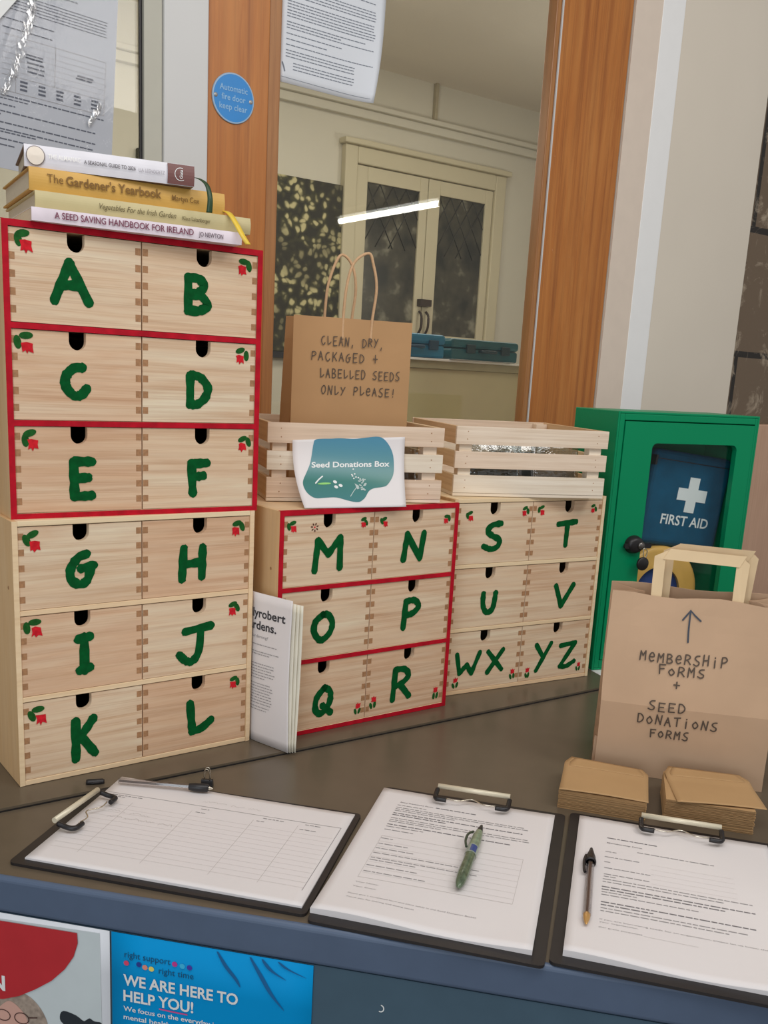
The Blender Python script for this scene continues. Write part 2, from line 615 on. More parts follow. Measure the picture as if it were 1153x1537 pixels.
M_CRATE_Y = wood('crate_wood_depth', lin(236, 214, 180), lin(226, 200, 160), lin(196, 158, 112), 'y', 1.7, 0.6, 0.4, 0.25, 5.0)
M_RED = flat('red_paint', lin(182, 14, 36), 0.65, spec=0.2, var=0.2, vscale=60)
M_GREENP = flat('green_letter_paint', lin(0, 82, 36), 0.75, spec=0.12, var=0.22, vscale=120)
M_LEAF = flat('green_leaf_paint', lin(28, 88, 34), 0.7, spec=0.15, var=0.25, vscale=200)
M_BERRY = flat('red_flower_paint', lin(208, 32, 44), 0.7, spec=0.15, var=0.2, vscale=200)
M_SEED = flat('brown_dot_paint', lin(84, 40, 24), 0.6)
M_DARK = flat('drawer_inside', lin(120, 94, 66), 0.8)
M_LAM = flat('dark_laminate', lin(99, 88, 73), 0.30, spec=0.5, var=0.05, vscale=25)
M_LAMF = flat('laminate_front_daylit', lin(84, 100, 124), 0.4, spec=0.5, var=0.05, vscale=25)  # same laminate as the worktop, with bluish daylight put into its colour
M_LAMP_ = flat('teal_grey_panel', lin(70, 94, 110), 0.45, spec=0.4, var=0.05, vscale=25)
M_KRAFT = flat('kraft_paper', lin(186, 146, 104), 0.8, spec=0.2, var=0.035, vscale=14)
M_KRAFT2 = flat('kraft_paper_light', lin(200, 168, 138), 0.8, spec=0.2, var=0.04, vscale=14)
M_KRAFT3 = flat('kraft_paper_inside', lin(166, 126, 92), 0.85, spec=0.2, var=0.05, vscale=14)
M_STRAP = flat('pale_paper_strap', lin(230, 204, 164), 0.75, spec=0.2, var=0.04)
M_CORD = flat('paper_cord', lin(206, 168, 128), 0.8, var=0.1, vscale=200)
M_INK = flat('marker_ink', lin(88, 74, 62), 0.7)
M_INKB = flat('marker_ink_blue', lin(66, 72, 84), 0.7)
M_ENV = flat('envelope_paper', lin(186, 150, 106), 0.75, spec=0.25, var=0.03, vscale=20)
M_PAPER = flat('white_paper', lin(232, 227, 226), 0.7, spec=0.3, var=0.01, vscale=10)
M_PAPERB = flat('cool_white_paper', lin(222, 226, 232), 0.6, spec=0.3, var=0.01, vscale=10)
M_PRINT = flat('printed_grey', lin(158, 154, 154), 0.8)
M_PRINTL = flat('printed_pale', lin(200, 194, 190), 0.8)
M_PRINTD = flat('printed_black', lin(58, 56, 60), 0.8)
M_PRINTB = flat('printed_dark_grey', lin(126, 122, 124), 0.8)
M_BLACK = flat('black_plastic', lin(30, 28, 30), 0.4)
M_BOARD = flat('black_clipboard', lin(38, 34, 34), 0.45, var=0.08)
M_STEEL = flat('steel', lin(214, 206, 190), 0.25, metal=1.0)
M_STEELW = flat('nickel_bar', lin(226, 216, 190), 0.35, metal=0.15)
M_GREEN = flat('green_enamel', lin(0, 138, 90), 0.4, spec=0.22, var=0.02, vscale=5)
M_GREEND = flat('green_enamel_inside', lin(0, 70, 50), 0.5)
M_NAVY = flat('navy_nylon', lin(14, 82, 112), 0.7, spec=0.2, var=0.12, vscale=40)
M_WHITE = flat('white_print', lin(236, 238, 236), 0.5, var=0.01)
M_TAPE = flat('yellow_tape', lin(240, 186, 96), 0.35, var=0.08, vscale=18)
M_TAPEC = flat('blue_core', lin(54, 80, 146), 0.15)
M_SIGNB = flat('blue_disc', lin(30, 134, 208), 0.4, var=0.02)
M_SIGNR = flat('pale_blue_rim', lin(150, 180, 206), 0.4, var=0.02)
M_SIGNT = flat('pale_blue_text', lin(140, 186, 222), 0.4)
M_BRICK = None
M_GLASS = clear('window_glass', (0.97, 0.98, 0.96, 1), 0.0, 1.45)
M_PANE = clear('cabinet_pane', (0.97, 0.99, 0.99, 1), 0.02, 1.28)
M_PLASTIC = clear('clear_bag', (0.72, 0.76, 0.76, 1), 0.12, 1.45, 0.16, (60, 0.9))
M_CLEARPEN = clear('clear_barrel', (0.82, 0.8, 0.8, 1), 0.05, 1.5, 0.05)


def blob_gradient():
    """print of the sign: blue above, green below (ink on the sheet, fixed to it)"""
    t = NT('teal_print')
    tc = t.node('ShaderNodeTexCoord')
    sp_ = t.node('ShaderNodeSeparateXYZ')
    t.link(tc.outputs['Object'], sp_.inputs[0])
    mr = t.node('ShaderNodeMapRange')
    mr.inputs['From Min'].default_value = 0.33
    mr.inputs['From Max'].default_value = 0.41
    t.link(sp_.outputs['Z'], mr.inputs[0])
    t.link(t.ramp(mr.outputs[0], [(0.0, lin(74, 132, 134)), (0.3, lin(66, 128, 120)), (0.5, lin(96, 146, 148)), (1.0, lin(84, 146, 172))]), t.p.inputs['Base Color'])
    t.p.inputs['Roughness'].default_value = 0.3
    return t.m


def leafy():
    t = NT('leafy_dark_print')
    v = t.coords((1, 1, 1))
    vo = t.node('ShaderNodeTexVoronoi')
    vo.inputs['Scale'].default_value = 30
    vo.inputs['Randomness'].default_value = 1
    nd = t.node('ShaderNodeTexNoise')
    nd.inputs['Scale'].default_value = 14
    t.link(v, nd.inputs['Vector'])
    av = t.node('ShaderNodeMix', data_type='RGBA', blend_type='ADD')
    av.inputs[0].default_value = 0.06
    t.link(v, av.inputs[6])
    t.link(nd.outputs['Color'], av.inputs[7])
    t.link(av.outputs[2], vo.inputs['Vector'])
    n = t.noise(v, 3.2, 2)
    leaf = t.ramp(vo.outputs['Distance'], [(0.26, lin(206, 196, 146)), (0.46, lin(74, 72, 40)), (0.7, lin(40, 38, 22))])
    c = t.mix(t.ramp(n, [(0.36, (0.15, 0.15, 0.15, 1)), (0.55, (0.95, 0.95, 0.95, 1))]), lin(44, 40, 24), leaf)
    t.link(c, t.p.inputs['Base Color'])
    t.p.inputs['Roughness'].default_value = 0.7
    return t.m


def darkglass():
    t = NT('dark_leaded_glass')
    v = t.coords((1, 1, 1))
    n = t.noise(v, 9, 3)
    t.link(t.ramp(n, [(0.35, lin(46, 46, 38)), (0.58, lin(78, 74, 60)), (0.72, lin(150, 146, 126))]), t.p.inputs['Base Color'])  # pale specks put highlights on the glass into its colour
    t.p.inputs['Roughness'].default_value = 0.35
    return t.m


def brick():
    t = NT('dark_stone_bricks')
    v = t.coords((1, 1, 1), rand=False)
    mp = t.node('ShaderNodeMapping')
    mp.inputs['Rotation'].default_value = (math.radians(90), 0, 0)
    t.link(v, mp.inputs[0])
    b = t.node('ShaderNodeTexBrick')
    b.inputs['Scale'].default_value = 1.0
    b.inputs['Brick Width'].default_value = 0.55
    b.inputs['Row Height'].default_value = 0.3
    b.inputs['Mortar Size'].default_value = 0.008
    b.inputs['Color1'].default_value = lin(100, 82, 64)
    b.inputs['Color2'].default_value = lin(118, 100, 80)
    b.inputs['Mortar'].default_value = lin(34, 28, 22)
    t.link(mp.outputs[0], b.inputs['Vector'])
    n = t.noise(v, 14, 5, 0.6, 0.7)
    c = t.mix(t.ramp(n, [(0.54, (0, 0, 0, 1)), (0.66, (0.85, 0.85, 0.85, 1))]), b.outputs['Color'], lin(176, 160, 138))
    t.link(c, t.p.inputs['Base Color'])
    t.p.inputs['Roughness'].default_value = 0.5
    t.bump(n, 0.5, 0.004)
    return t.m


M_TEALP = blob_gradient()
M_LEAFY = leafy()
M_DGLASS = darkglass()
M_BRICK = brick()
M_PANELW = wood('pinkish_wood_panel', lin(226, 200, 178), lin(218, 190, 168), lin(200, 170, 146), 'z', 1.6, 0.6, 0.3, 0.3, 2.0)

# ------------------------------------------------------------------ setting: the wall with the window
YW = 0.42
struct('wall_back', MB().box(-3.0, -1.3, YW, YW+0.1, -0.95, 1.8).box(-1.3, 0.4356, YW, YW+0.1, -0.95, 0.02)
       .box(0.4356, 1.4, YW, YW+0.1, -0.95, 0.30).box(1.403, 1.8955, YW, YW+0.1, -0.95, 1.8), M_WALL)
struct('trim_1', MB().box(0.361, 0.4354, YW-0.004, YW+0.03, 0.02, 1.8), M_WALLW, 0.002)
struct('trim_2', MB().box(1.4872, 1.5583, YW-0.004, YW-0.0005, -0.2, 1.8), flat('lit_face_white', lin(246, 246, 245), 0.4, var=0.01), 0.001)  # brighter white stands in for the lit face of the wall corner
struct('trim_3', MB().box(1.4035, 1.4872, YW-0.003, YW-0.0005, -0.2, 1.8), M_STRIPB)
struct('trim_4', MB().box(0.3309, 0.3605, YW+0.002, YW+0.0125, 0.02, 1.8), M_WALLG, 0.001)
# oak frame of the big pane
fr = MB()
fr.box(0.4356, 0.5461, YW, YW+0.03, 0.30, 1.8)
fr.box(1.2003, 1.4, YW, YW+0.03, 0.30, 1.8)
fr.box(0.5461, 1.2003, YW, YW+0.1, 0.30, 0.36)
wf = struct('window_1', fr, M_OAK, 0.002)
bd = MB()
bd.box(0.5465, 0.5700, YW+0.004, YW+0.028, 0.36, 1.8)
bd.box(1.1850, 1.2000, YW+0.004, YW+0.028, 0.36, 1.8)
bd.build('glazing_bead', M_BEAD, wf, 0.002)
MB().box(1.1975, 1.2008, YW+0.000, YW+0.003, 0.30, 1.8).build('bead_highlight_line', M_WALLW, wf)  # white strip drawn as the highlight along the bead
MB().box(0.5695, 1.1855, YW+0.014, YW+0.018, 0.36, 1.8).build('window_pane', M_GLASS, wf)
# narrower pane at the left
wl = struct('window_2', MB().box(-1.3, 0.327, YW+0.002, YW+0.06, 0.02, 0.3), M_WALLG)
MB().box(0.3265, 0.3307, YW+0.009, YW+0.0138, 0.02, 1.8).build('black_gasket', M_BLACK, wl)
MB().box(-1.3, 0.3265, YW+0.014, YW+0.018, 0.3, 1.8).build('window_pane', M_GLASS, wl)
# brickwork and panelling right of the beige wall
struct('wall_right', MB().box(1.8985, 4.0, YW+0.012, YW+0.15, 0.40, 1.8), M_BRICK)
struct('wall_panel', MB().box(1.8985, 4.0, YW-0.012, YW+0.15, -0.95, 0.425), M_PANELW, 0.003)
struct('floor', MB().box(-3.0, 4.0, -3.2, YW, -1.0, -0.95), flat('floor_vinyl', lin(120, 112, 100), 0.5))

# ------------------------------------------------------------------ setting: the room behind the glass
M_BR = flat('back_room_paint', lin(212, 206, 188), 0.7, var=0.02, vscale=3)
M_BRC = flat('back_room_ceiling', lin(232, 222, 204), 0.8, var=0.02, vscale=3)
YF = 2.6
M_DOORP = flat('door_paint', lin(204, 194, 164), 0.6, var=0.02, vscale=3)
struct('wall_far', MB().box(-2.5, 5.0, YF, YF+0.1, -0.95, 1.78), M_BR)
struct('ceiling_back_room', MB().box(-2.5, 5.0, YW+0.1, YF, 1.78, 1.84), M_BRC)
struct('floor_back_room', MB().box(-2.5, 5.0, YW+0.1, YF, -1.0, -0.95), flat('back_room_floor', lin(110, 96, 78), 0.6))
struct('wall_far_left', MB().box(-2.6, -2.5, YW+0.1, YF, -0.95, 1.8), M_BR)
struct('wall_far_right', MB().box(4.9, 5.0, YW+0.1, YF, -0.95, 1.8), M_BR)
mo = MB()
mo.box(-2.5, 4.9, YF-0.03, YF, 1.565, 1.60)
mo.box(-2.5, 4.9, YF-0.05, YF, 1.60, 1.62)
struct('trim_5', mo, M_BR, 0.004)
struct('trim_6', MB().box(2.576, 2.592, YF-0.02, YF, 1.62, 1.78), flat('conduit_paint', lin(176, 164, 134), 0.6), 0.002)

# glazed double doors in the far wall
dj = MB()
dj.box(2.10, 2.165, YF-0.035, YF, -0.95, 1.452)
dj.box(2.957, 3.022, YF-0.035, YF, -0.95, 1.452)
dj.box(2.165, 2.957, YF-0.035, YF, 1.383, 1.452)
dj.box(2.085, 3.037, YF-0.055, YF, 1.452, 1.475)
door = struct('door_1', dj, M_DOORP, 0.005)
for (xa, xb, ga, gb) in ((2.168, 2.562, 2.228, 2.517), (2.566, 2.954, 2.634, 2.910)):
    lf = MB()
    y0, y1 = YF-0.022, YF-0.001
    lf.box(xa, ga, y0, y1, -0.94, 1.38).box(gb, xb, y0, y1, -0.94, 1.38)
    lf.box(ga, gb, y0, y1, 1.318, 1.38).box(ga, gb, y0, y1, 0.55, 0.70).box(ga, gb, y0, y1, -0.94, -0.7)
    lf.box(ga, gb, y0+0.01, y1, -0.7, 0.55)
    lf.build('door_leaf', M_DOORP, door, 0.003)
    gm = MB().box(ga, gb, YF-0.012, YF-0.004, 0.70, 1.318)
    # lead cames: a diamond lattice in the upper part
    w_ = gb-ga
    for k in range(0, 5):
        for s in (-1, 1):
            xa0 = ga+w_*(k/4)
            x_, z_ = xa0, 1.318
            L = min(0.26, (gb-xa0)/0.6 if s > 0 else (xa0-ga)/0.6)
            if L > 0.02:
                gm.tube([(x_, YF-0.014, z_), (x_+s*0.6*L, YF-0.014, z_-L)], 0.0022, 5, 1)
    gm.build('door_glass', [M_DGLASS, flat('lead_came', lin(60, 58, 52), 0.5)], door)
hd = MB()
for x in (2.545, 2.585):
    hd.tube(smooth([(x, YF-0.03, 0.80), (x, YF-0.05, 0.78), (x, YF-0.05, 0.73), (x, YF-0.03, 0.70)], 4), 0.006, 8)
hd.box(2.535, 2.60, YF-0.05, YF-0.022, 0.825, 0.855)
hd.build('door_handle', flat('dark_bronze', lin(58, 44, 34), 0.4), door)

# leafy dark hanging left of the doors
tp = thing('wall_hanging', 'dark wall hanging with pale leaf pattern behind the window left of the glazed doors', 'wall hanging', (1.70, YF-0.001, 0.60))
MB().box(-0.52, 0.408, -0.022, 0, -0.02, 0.685).build('printed_panel', M_LEAFY, tp, 0.004)
MB().box(-0.53, 0.418, -0.03, 0, -0.045, -0.02).build('lower_batten', M_BLACK, tp)

# hatch shelf with teal cases
sh = thing('hatch_counter', 'pale panelled counter with a white top behind the window glass', 'counter', (1.10, 0.85, 0))
MB().box(0.02, 0.56, 0.0, 0.30, -0.95, 0.525).build('panel', flat('sage_panel', lin(206, 198, 160), 0.6, var=0.02), sh, 0.002)
MB().box(0.0, 0.60, -0.03, 0.32, 0.5435, 0.549).build('top', M_WHITE, sh, 0.001)
MB().box(0.0, 0.58, -0.015, 0.31, 0.525, 0.5435).build('top_support', flat('sage_edge', lin(170, 164, 132), 0.6), sh)
st = thing('loose_sheet', 'white sheet of paper lying on the counter edge behind the window under the cases', 'paper', (1.30, 0.82, 0.5495))
MB().grid(lambda u, v: (u*0.21, -0.014+v*0.15, 0.0009+0.0004*math.sin(u*9)), 10, 10, fn2=lambda u, v: (u*0.21, -0.014+v*0.15, 0.0003+0.0004*math.sin(u*9))).build('sheet', M_WHITE, st)


def case(name, label, x, y, L, D, H, mat, matd):
    t = thing(name, label, 'storage case', (x, y, 0.5505))
    MB().box(0, L, 0, D, 0.0, H*0.55).build('base', mat, t, 0.006)
    MB().box(-0.002, L+0.002, -0.002, D+0.002, H*0.56, H).build('lid', mat, t, 0.008)
    for k in (0.2, 0.72):
        MB().box(L*k, L*k+0.03, -0.008, -0.002, H*0.35, H*0.75).build('latch', matd, t, 0.002)
    MB().tube(smooth([(L*0.4, -0.003, H*0.45), (L*0.42, -0.02, H*0.45), (L*0.58, -0.02, H*0.45), (L*0.6, -0.003, H*0.45)], 4), 0.004, 8).build('handle', matd, t)


case('storage_case', 'lighter teal-blue plastic case at the left end of the counter behind the window', 1.115, 0.86, 0.20, 0.16, 0.058,
     flat('teal_blue_plastic', lin(10, 112, 146), 0.4, var=0.15, vscale=25), flat('teal_blue_dark', lin(8, 60, 84), 0.4))
case('storage_case', 'dark teal plastic case at the right end of the counter behind the window', 1.345, 0.87, 0.235, 0.16, 0.054,
     flat('dark_teal_plastic', lin(8, 84, 90), 0.4, var=0.12, vscale=25), flat('dark_teal_dark', lin(4, 44, 50), 0.4))
bb = thing('black_bin', 'small black box on the floor stand behind the window beside the pale panel', 'box', (1.085, 0.90, 0.40))
MB().box(0, 0.028, 0, 0.05, 0.0, 0.066).box(0.004, 0.024, 0.004, 0.046, 0.066, 0.07).build('shell', M_BLACK, bb, 0.003)
MB().box(0.0, 0.03, 0.0, 0.05, -1.35, -0.0005).build('stand', M_BLACK, bb)

# ceiling tubes of the hall (their light is mirrored in the window glass)
tl = thing('ceiling_tube_light', 'long fluorescent ceiling tube mirrored in the window glass', 'ceiling light', (4.18, -4.93, 1.70))
MB().tube([(0, 0, 0), (0, 1.28, 0)], 0.022, 12).build('tube', emit('tube_glow', (1, 0.97, 0.92, 1), 26), tl)
MB().box(-0.05, 0.05, -0.03, 1.31, 0.03, 0.08).build('fitting', M_WHITE, tl, 0.004)
for yy_ in (-0.028, 1.282):
    MB().box(-0.02, 0.02, yy_, yy_+0.026, -0.024, 0.03).build('tube_holder', M_WHITE, tl, 0.003)

# ------------------------------------------------------------------ counter
A_F = -0.81
E0 = Vector((-0.0726, -0.1954, 0))
EE = Vector((math.cos(A_F), math.sin(A_F), 0))
NN = Vector((-EE.y, EE.x, 0))
ct = thing('counter', 'dark grey laminate corner counter that carries the seed drawers and clipboards', 'counter', (E0.x, E0.y, 0), A_F)
toL = Matrix.Rotation(-A_F, 4, 'Z') @ Matrix.Translation(-E0)
pA = E0-EE*0.829
pB = E0+EE*1.75
outline = [pA+NN*0.005, pB+NN*0.005, Vector((1.86, -0.75, 0)), Vector((1.86, 0.405, 0))]
ol = [(toL @ p) for p in outline]
ys = lambda x: -0.0517-0.0098*(x+0.0134)
MB().prism([(p.x, p.y) for p in ol], lambda a, b, d: (a, b, d), -0.0435, -0.004).build('worktop', M_LAM, ct, 0.002)
led = [Vector((-0.22, ys(-0.22), 0)), Vector((1.84, ys(1.3)-0.006, 0)), Vector((1.84, 0.40, 0)), Vector((-0.42, 0.40, 0)), Vector((-0.42, 0.245, 0))]
led = [toL @ p for p in led]
lg = thing('counter_ledge', 'slim raised laminate ledge at the back of the counter under the wooden chests', 'ledge', (E0.x, E0.y, 0), A_F)
MB().prism([(p.x, p.y) for p in led], lambda a, b, d: (a, b, d), -0.0038, 0.0).build('ledge_board', M_LAM, lg, 0.001)
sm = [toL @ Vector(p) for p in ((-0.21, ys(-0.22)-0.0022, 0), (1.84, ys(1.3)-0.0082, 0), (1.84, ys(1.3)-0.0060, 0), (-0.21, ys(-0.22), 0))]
MB().prism([(p.x, p.y) for p in sm], lambda a, b, d: (a, b, d), -0.0039, -0.0028).build('joint_shadow_strip', M_BLACK, lg)  # black strip put in for the shadow line along the ledge
MB().box(-0.75, 1.72, 0.0015, 0.02, -0.90, -0.0437).build('front_panel', M_LAMP_, ct)
MB().box(-0.75, 1.72, -0.0006, 0.0095, -0.0437, -0.0040).build('front_edge', M_LAMF, ct, 0.0055, seg=4)

# ------------------------------------------------------------------ chests of small drawers
CW, CD, TB = 0.3108, 0.25, 0.0062


def tulip(parent, cx, cz, s, kind, y):
    """two leaves and a red flower, one brush mark each; kind: which corner it fills"""
    m = MB()
    fn = lambda a, b, h=0.0: (a, y-h, b)
    sx = {'TL': 1, 'TR': -1, 'BL': 1, 'BR': -1}[kind]
    sz = {'TL': 1, 'TR': 1, 'BL': -1, 'BR': -1}[kind]
    r = random.Random(int(cx*9999)+int(cz*7777))
    j = lambda: r.uniform(-0.1, 0.1)*s
    lv = [(-0.42*sx, 0.02*sz, 0.26, 0.47, 0.25), (0.05*sx, 0.42*sz, 0.48, 0.25, 0.2)]
    if sz < 0:
        lv = [(-0.28*sx, -0.36, 0.22, 0.44, 0.25*sx), (0.28*sx, -0.32, 0.22, 0.46, -0.2*sx)]
    for k, (a, b, ra, rb, ro) in enumerate(lv):
        m.add(*fan([fn(p, q, 0.0002+k*0.0001) for p, q in ring2(cx+a*s+j(), cz+b*s+j(), ra*s, rb*s, 14, 0, ro+r.uniform(-0.3, 0.3))]), 0)
    fx, fz = (0.16*sx, -0.3*sz) if sz > 0 else (0.0, 0.42)
    d = -1 if sz > 0 else 1
    pts = [(-0.34, 0.3), (-0.05, 0.36), (0.36, 0.28), (0.34, -0.05), (0.42, -0.42), (0.14, -0.3), (0.0, -0.52), (-0.12, -0.28), (-0.3, -0.4), (-0.28, 0.0)]
    pts = [(cx+(fx+p*1.05)*s+j()*0.5, cz+(fz+(q*0.95 if d < 0 else -q*0.95))*s+j()*0.5) for p, q in pts]
    m.add(*fan([fn(p, q, 0.0004) for p, q in pts]), 1)
    return m.build('painted_flower', [M_LEAF, M_BERRY], parent)


def fan(ring):
    c = sum((Vector(p) for p in ring), Vector())/len(ring)
    n = len(ring)
    return [c]+ring, [(0, 1+i, 1+(i+1) % n) for i in range(n)]


def chest(label, loc, rotz, H, red, letters, flowers, extra=None, group='chests of six small drawers'):
    t = thing('drawer_chest', label, 'chest of drawers', loc, rotz, group)
    ih = (H-4*TB)/3
    c = MB()
    c.box(0, TB, 0, CD, 0, H)
    c2 = MB().box(CW-TB, CW, 0, CD, 0, H)
    c.tube([(-0.0004, 0.02, 0.24), (0.0004, 0.02, 0.24)], 0.0022, 12, 1)
    c.build('side_panel', [M_PINE_S, M_END], t, 0.0008)
    c2.build('side_panel', M_PINE_S, t, 0.0008)
    MB().box(TB, CW-TB, CD-0.006, CD, TB, H-TB).build('back_panel', M_PINE_S, t)
    for (za, zb, ye) in [(0, TB, CD), (H-TB, H, CD)]+[(k*(ih+TB), k*(ih+TB)+TB, CD-0.0065) for k in (1, 2)]:
        MB().box(TB, CW-TB, 0, ye, za, zb).build('shelf', M_EDGE, t, 0.0006)
    if red:
        e = MB()
        y0, y1 = -0.0006, -0.0001
        e.box(0, TB+0.0006, y0, y1, 0, H).box(CW-TB-0.0006, CW, y0, y1, 0, H)
        for k in range(4):
            z = k*(ih+TB)
            e.box(TB+0.0006, CW-TB-0.0006, y0, y1, z-(0.0003 if k else 0), z+TB)
        e.box(-0.0, CW, -0.0001, 0.004, H+0.0001, H+0.0005)
        e.build('painted_edge', M_RED, t, label='front edges painted red')
    else:
        for xa in (0, CW-TB):
            MB().box(xa, xa+TB, -0.0004, 0, 0, H).build('front_edge', M_EDGE, t)
    dw = (CW-2*TB-0.0022)/2
    idx = 0
    for r in range(3):
        for cidx in range(2):
            x0 = TB+0.0003+cidx*(dw+0.0016)
            z0 = (2-r)*(ih+TB)+TB+0.0006
            hgt = ih-0.0016
            yo = 0.0012
            ch, gl = letters[idx]
            dlab = 'drawer with painted green letters '+ch if len(ch) > 1 else 'drawer with painted green letter '+ch
            # front board with a finger notch in its upper edge
            nx, nr, nd = dw/2+(0.003 if cidx else -0.001), 0.0098, 0.0195
            poly = [(0, 0), (dw, 0), (dw, hgt), (nx+nr, hgt)]
            poly += [(nx+nr*math.cos(a), hgt-nd+nr+nr*math.sin(a)) for a in [-math.pi*k/10 for k in range(0, 11)]]
            poly += [(nx-nr, hgt), (0, hgt)]
            m = MB()
            m.prism(poly, lambda a, q, d: (x0+a, yo+d, z0+q), 0.008, 0.0, 0)
            # dovetail end grain on both upright edges
            npit = 0.0187 if ih < 0.2 else 0.02
            for s in range(6):
                zz = hgt-0.007-s*npit*0.985
                if zz < 0.006:
                    break
                for (xa, xb) in ((0.0004, 0.0068), (dw-0.0068, dw-0.0004)):
                    m.box(x0+xa, x0+xb, yo-0.00015, yo+0.004, z0+zz-0.0078, z0+zz, 1)
            # box behind the front
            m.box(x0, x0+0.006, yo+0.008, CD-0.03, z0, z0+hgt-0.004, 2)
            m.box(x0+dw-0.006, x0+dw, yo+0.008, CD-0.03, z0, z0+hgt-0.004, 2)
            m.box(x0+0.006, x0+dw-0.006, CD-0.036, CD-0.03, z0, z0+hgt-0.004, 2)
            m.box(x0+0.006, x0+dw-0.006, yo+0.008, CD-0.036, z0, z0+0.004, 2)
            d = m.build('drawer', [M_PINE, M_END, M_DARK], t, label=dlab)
            fn = lambda a, q, h=0.0: (a, yo-0.0002-h, q)
            for (c1, cx, cz, w, h_) in gl:
                g = MB()
                sw = 0.0114 if len(ch) == 1 else 0.0098
                if red == 'M' or not red and 'S' in letters[0][0]:
                    sw *= 0.90
                glyph_into(g, c1, fn, cx-w/2+sw/2, cz-h_/2+sw/2, w-sw, h_-sw, sw, 0.0002, 0.13)
                g.build('painted_letter', M_GREENP, d)
            for (fx, fz, fs, kd) in flowers.get(ch, ()):
                tulip(d, fx, fz, fs, kd, yo-0.0003)
            if extra and ch in extra:
                ex, ez = extra[ch]
                g = MB()
                for k in range(7):
                    an = 2*math.pi*k/7+0.3
                    g.add(*fan([fn(p, q, 0.0003) for p, q in ring2(ex+0.0046*math.cos(an), ez+0.0046*math.sin(an), 0.0019, 0.0010, 8, 0, an)]), 0)
                g.add(*fan([fn(p, q, 0.0003) for p, q in ring2(ex, ez, 0.0013, 0.0013, 8)]), 1)
                g.build('painted_seed_head', [M_SEED, M_BERRY], d)
            idx += 1
    return t


F_ = 0.0160
chest('upper left chest A to F with red painted edges, books on top', (0.0036, 0.0105, 0.3204), -0.0269, 0.3226, 'A',
      [('A', [('A', .0738, .2640, .0496, .0519)]), ('B', [('B', .2244, .2635, .0382, .0498)]),
       ('C', [('C', .0759, .1555, .0370, .0435)]), ('D', [('D', .2277, .1512, .0361, .0460)]),
       ('E', [('E', .0821, .0445, .0340, .0521)]), ('F', [('F', .2286, .0435, .0325, .0488)])],
      {'A': [(.0225, .3025, F_, 'TL')], 'B': [(.2853, .3020, F_*.9, 'TR')], 'C': [(.0205, .1960, F_, 'TL')],
       'D': [(.2845, .1958, F_*.86, 'TR')], 'E': [(.0241, .0900, F_, 'TL')], 'F': [(.2899, .0870, F_*.86, 'TR')]})
chest('lower left chest G to L of plain pine under the A to F chest', (-0.0001, -0.0045, 0.0004), 0.0179, 0.32, None,
      [('G', [('G', .0792, .2595, .0395, .0465)]), ('H', [('H', .2229, .2559, .0430, .0503)]),
       ('I', [('I', .0813, .1549, .0256, .0537)]), ('J', [('J', .2279, .1483, .0553, .0572)]),
       ('K', [('K', .0790, .0461, .0377, .0604)]), ('L', [('L', .2349, .0475, .0449, .0520)])],
      {'G': [(.0230, .2960, F_, 'TL')], 'H': [(.2858, .2985, F_*.9, 'TR')], 'I': [(.0215, .1945, F_, 'TL')],
       'J': [(.2833, .191, F_*.86, 'TR')], 'K': [(.0240, .0862, F_, 'TL')], 'L': [(.2855, .0887, F_*.78, 'TR')]})
chest('middle chest M to R with red painted edges under the crate with the sign', (0.3397, -0.0153, 0.0004), 0.0128, 0.32, 'M',
      [('M', [('M', .0789, .2575, .0529, .0543)]), ('N', [('N', .2289, .2591, .0461, .0478)]),
       ('O', [('O', .0753, .1539, .0414, .0471)]), ('P', [('P', .2309, .1571, .0387, .0508)]),
       ('Q', [('Q', .0797, .0447, .0387, .0491)]), ('R', [('R', .2213, .0493, .0409, .0566)])],
      {'M': [(.0200, .2992, 0.0114, 'TL'), (.1375, .2990, 0.0105, 'TR')], 'N': [(.1728, .2985, 0.0109, 'TL'), (.2885, .2975, 0.0105, 'TR')],
       'Q': [(.027, .0241, 0.0112, 'BL'), (.1420, .0225, 0.0108, 'BR')], 'R': [(.1703, .0271, 0.0120, 'BL'), (.2895, .0235, 0.0120, 'BR')]},
      {'M': (.0555, .296)})
chest('right chest S to YZ of plain pine beside the green cabinet', (0.6728, 0.0247, 0.0004), -0.0958, 0.32, None,
      [('S', [('S', .0780, .2590, .0427, .0512)]), ('T', [('T', .2312, .2585, .0478, .0487)]),
       ('U', [('U', .0815, .1497, .0367, .0422)]), ('V', [('V', .2390, .1513, .0480, .0451)]),
       ('WX', [('W', .0483, .0501, .0536, .0426), ('X', .1033, .0491, .0390, .0458)]),
       ('YZ', [('Y', .2055, .0456, .0405, .0549), ('Z', .2589, .0436, .0437, .0511)])],
      {'S': [(.0302, .2935, 0.0114, 'TL'), (.1395, .2985, 0.0112, 'TR')], 'T': [(.1730, .2985, 0.0112, 'TL'), (.2860, .2990, 0.0100, 'TR')],
       'WX': [(.0253, .0192, 0.0114, 'BL'), (.1415, .0220, 0.0112, 'BR')], 'YZ': [(.1734, .0205, 0.0112, 'BL'), (.2880, .0195, 0.0100, 'BR')]})

# ------------------------------------------------------------------ slatted crates
CRW, CRD = 0.26, 0.25


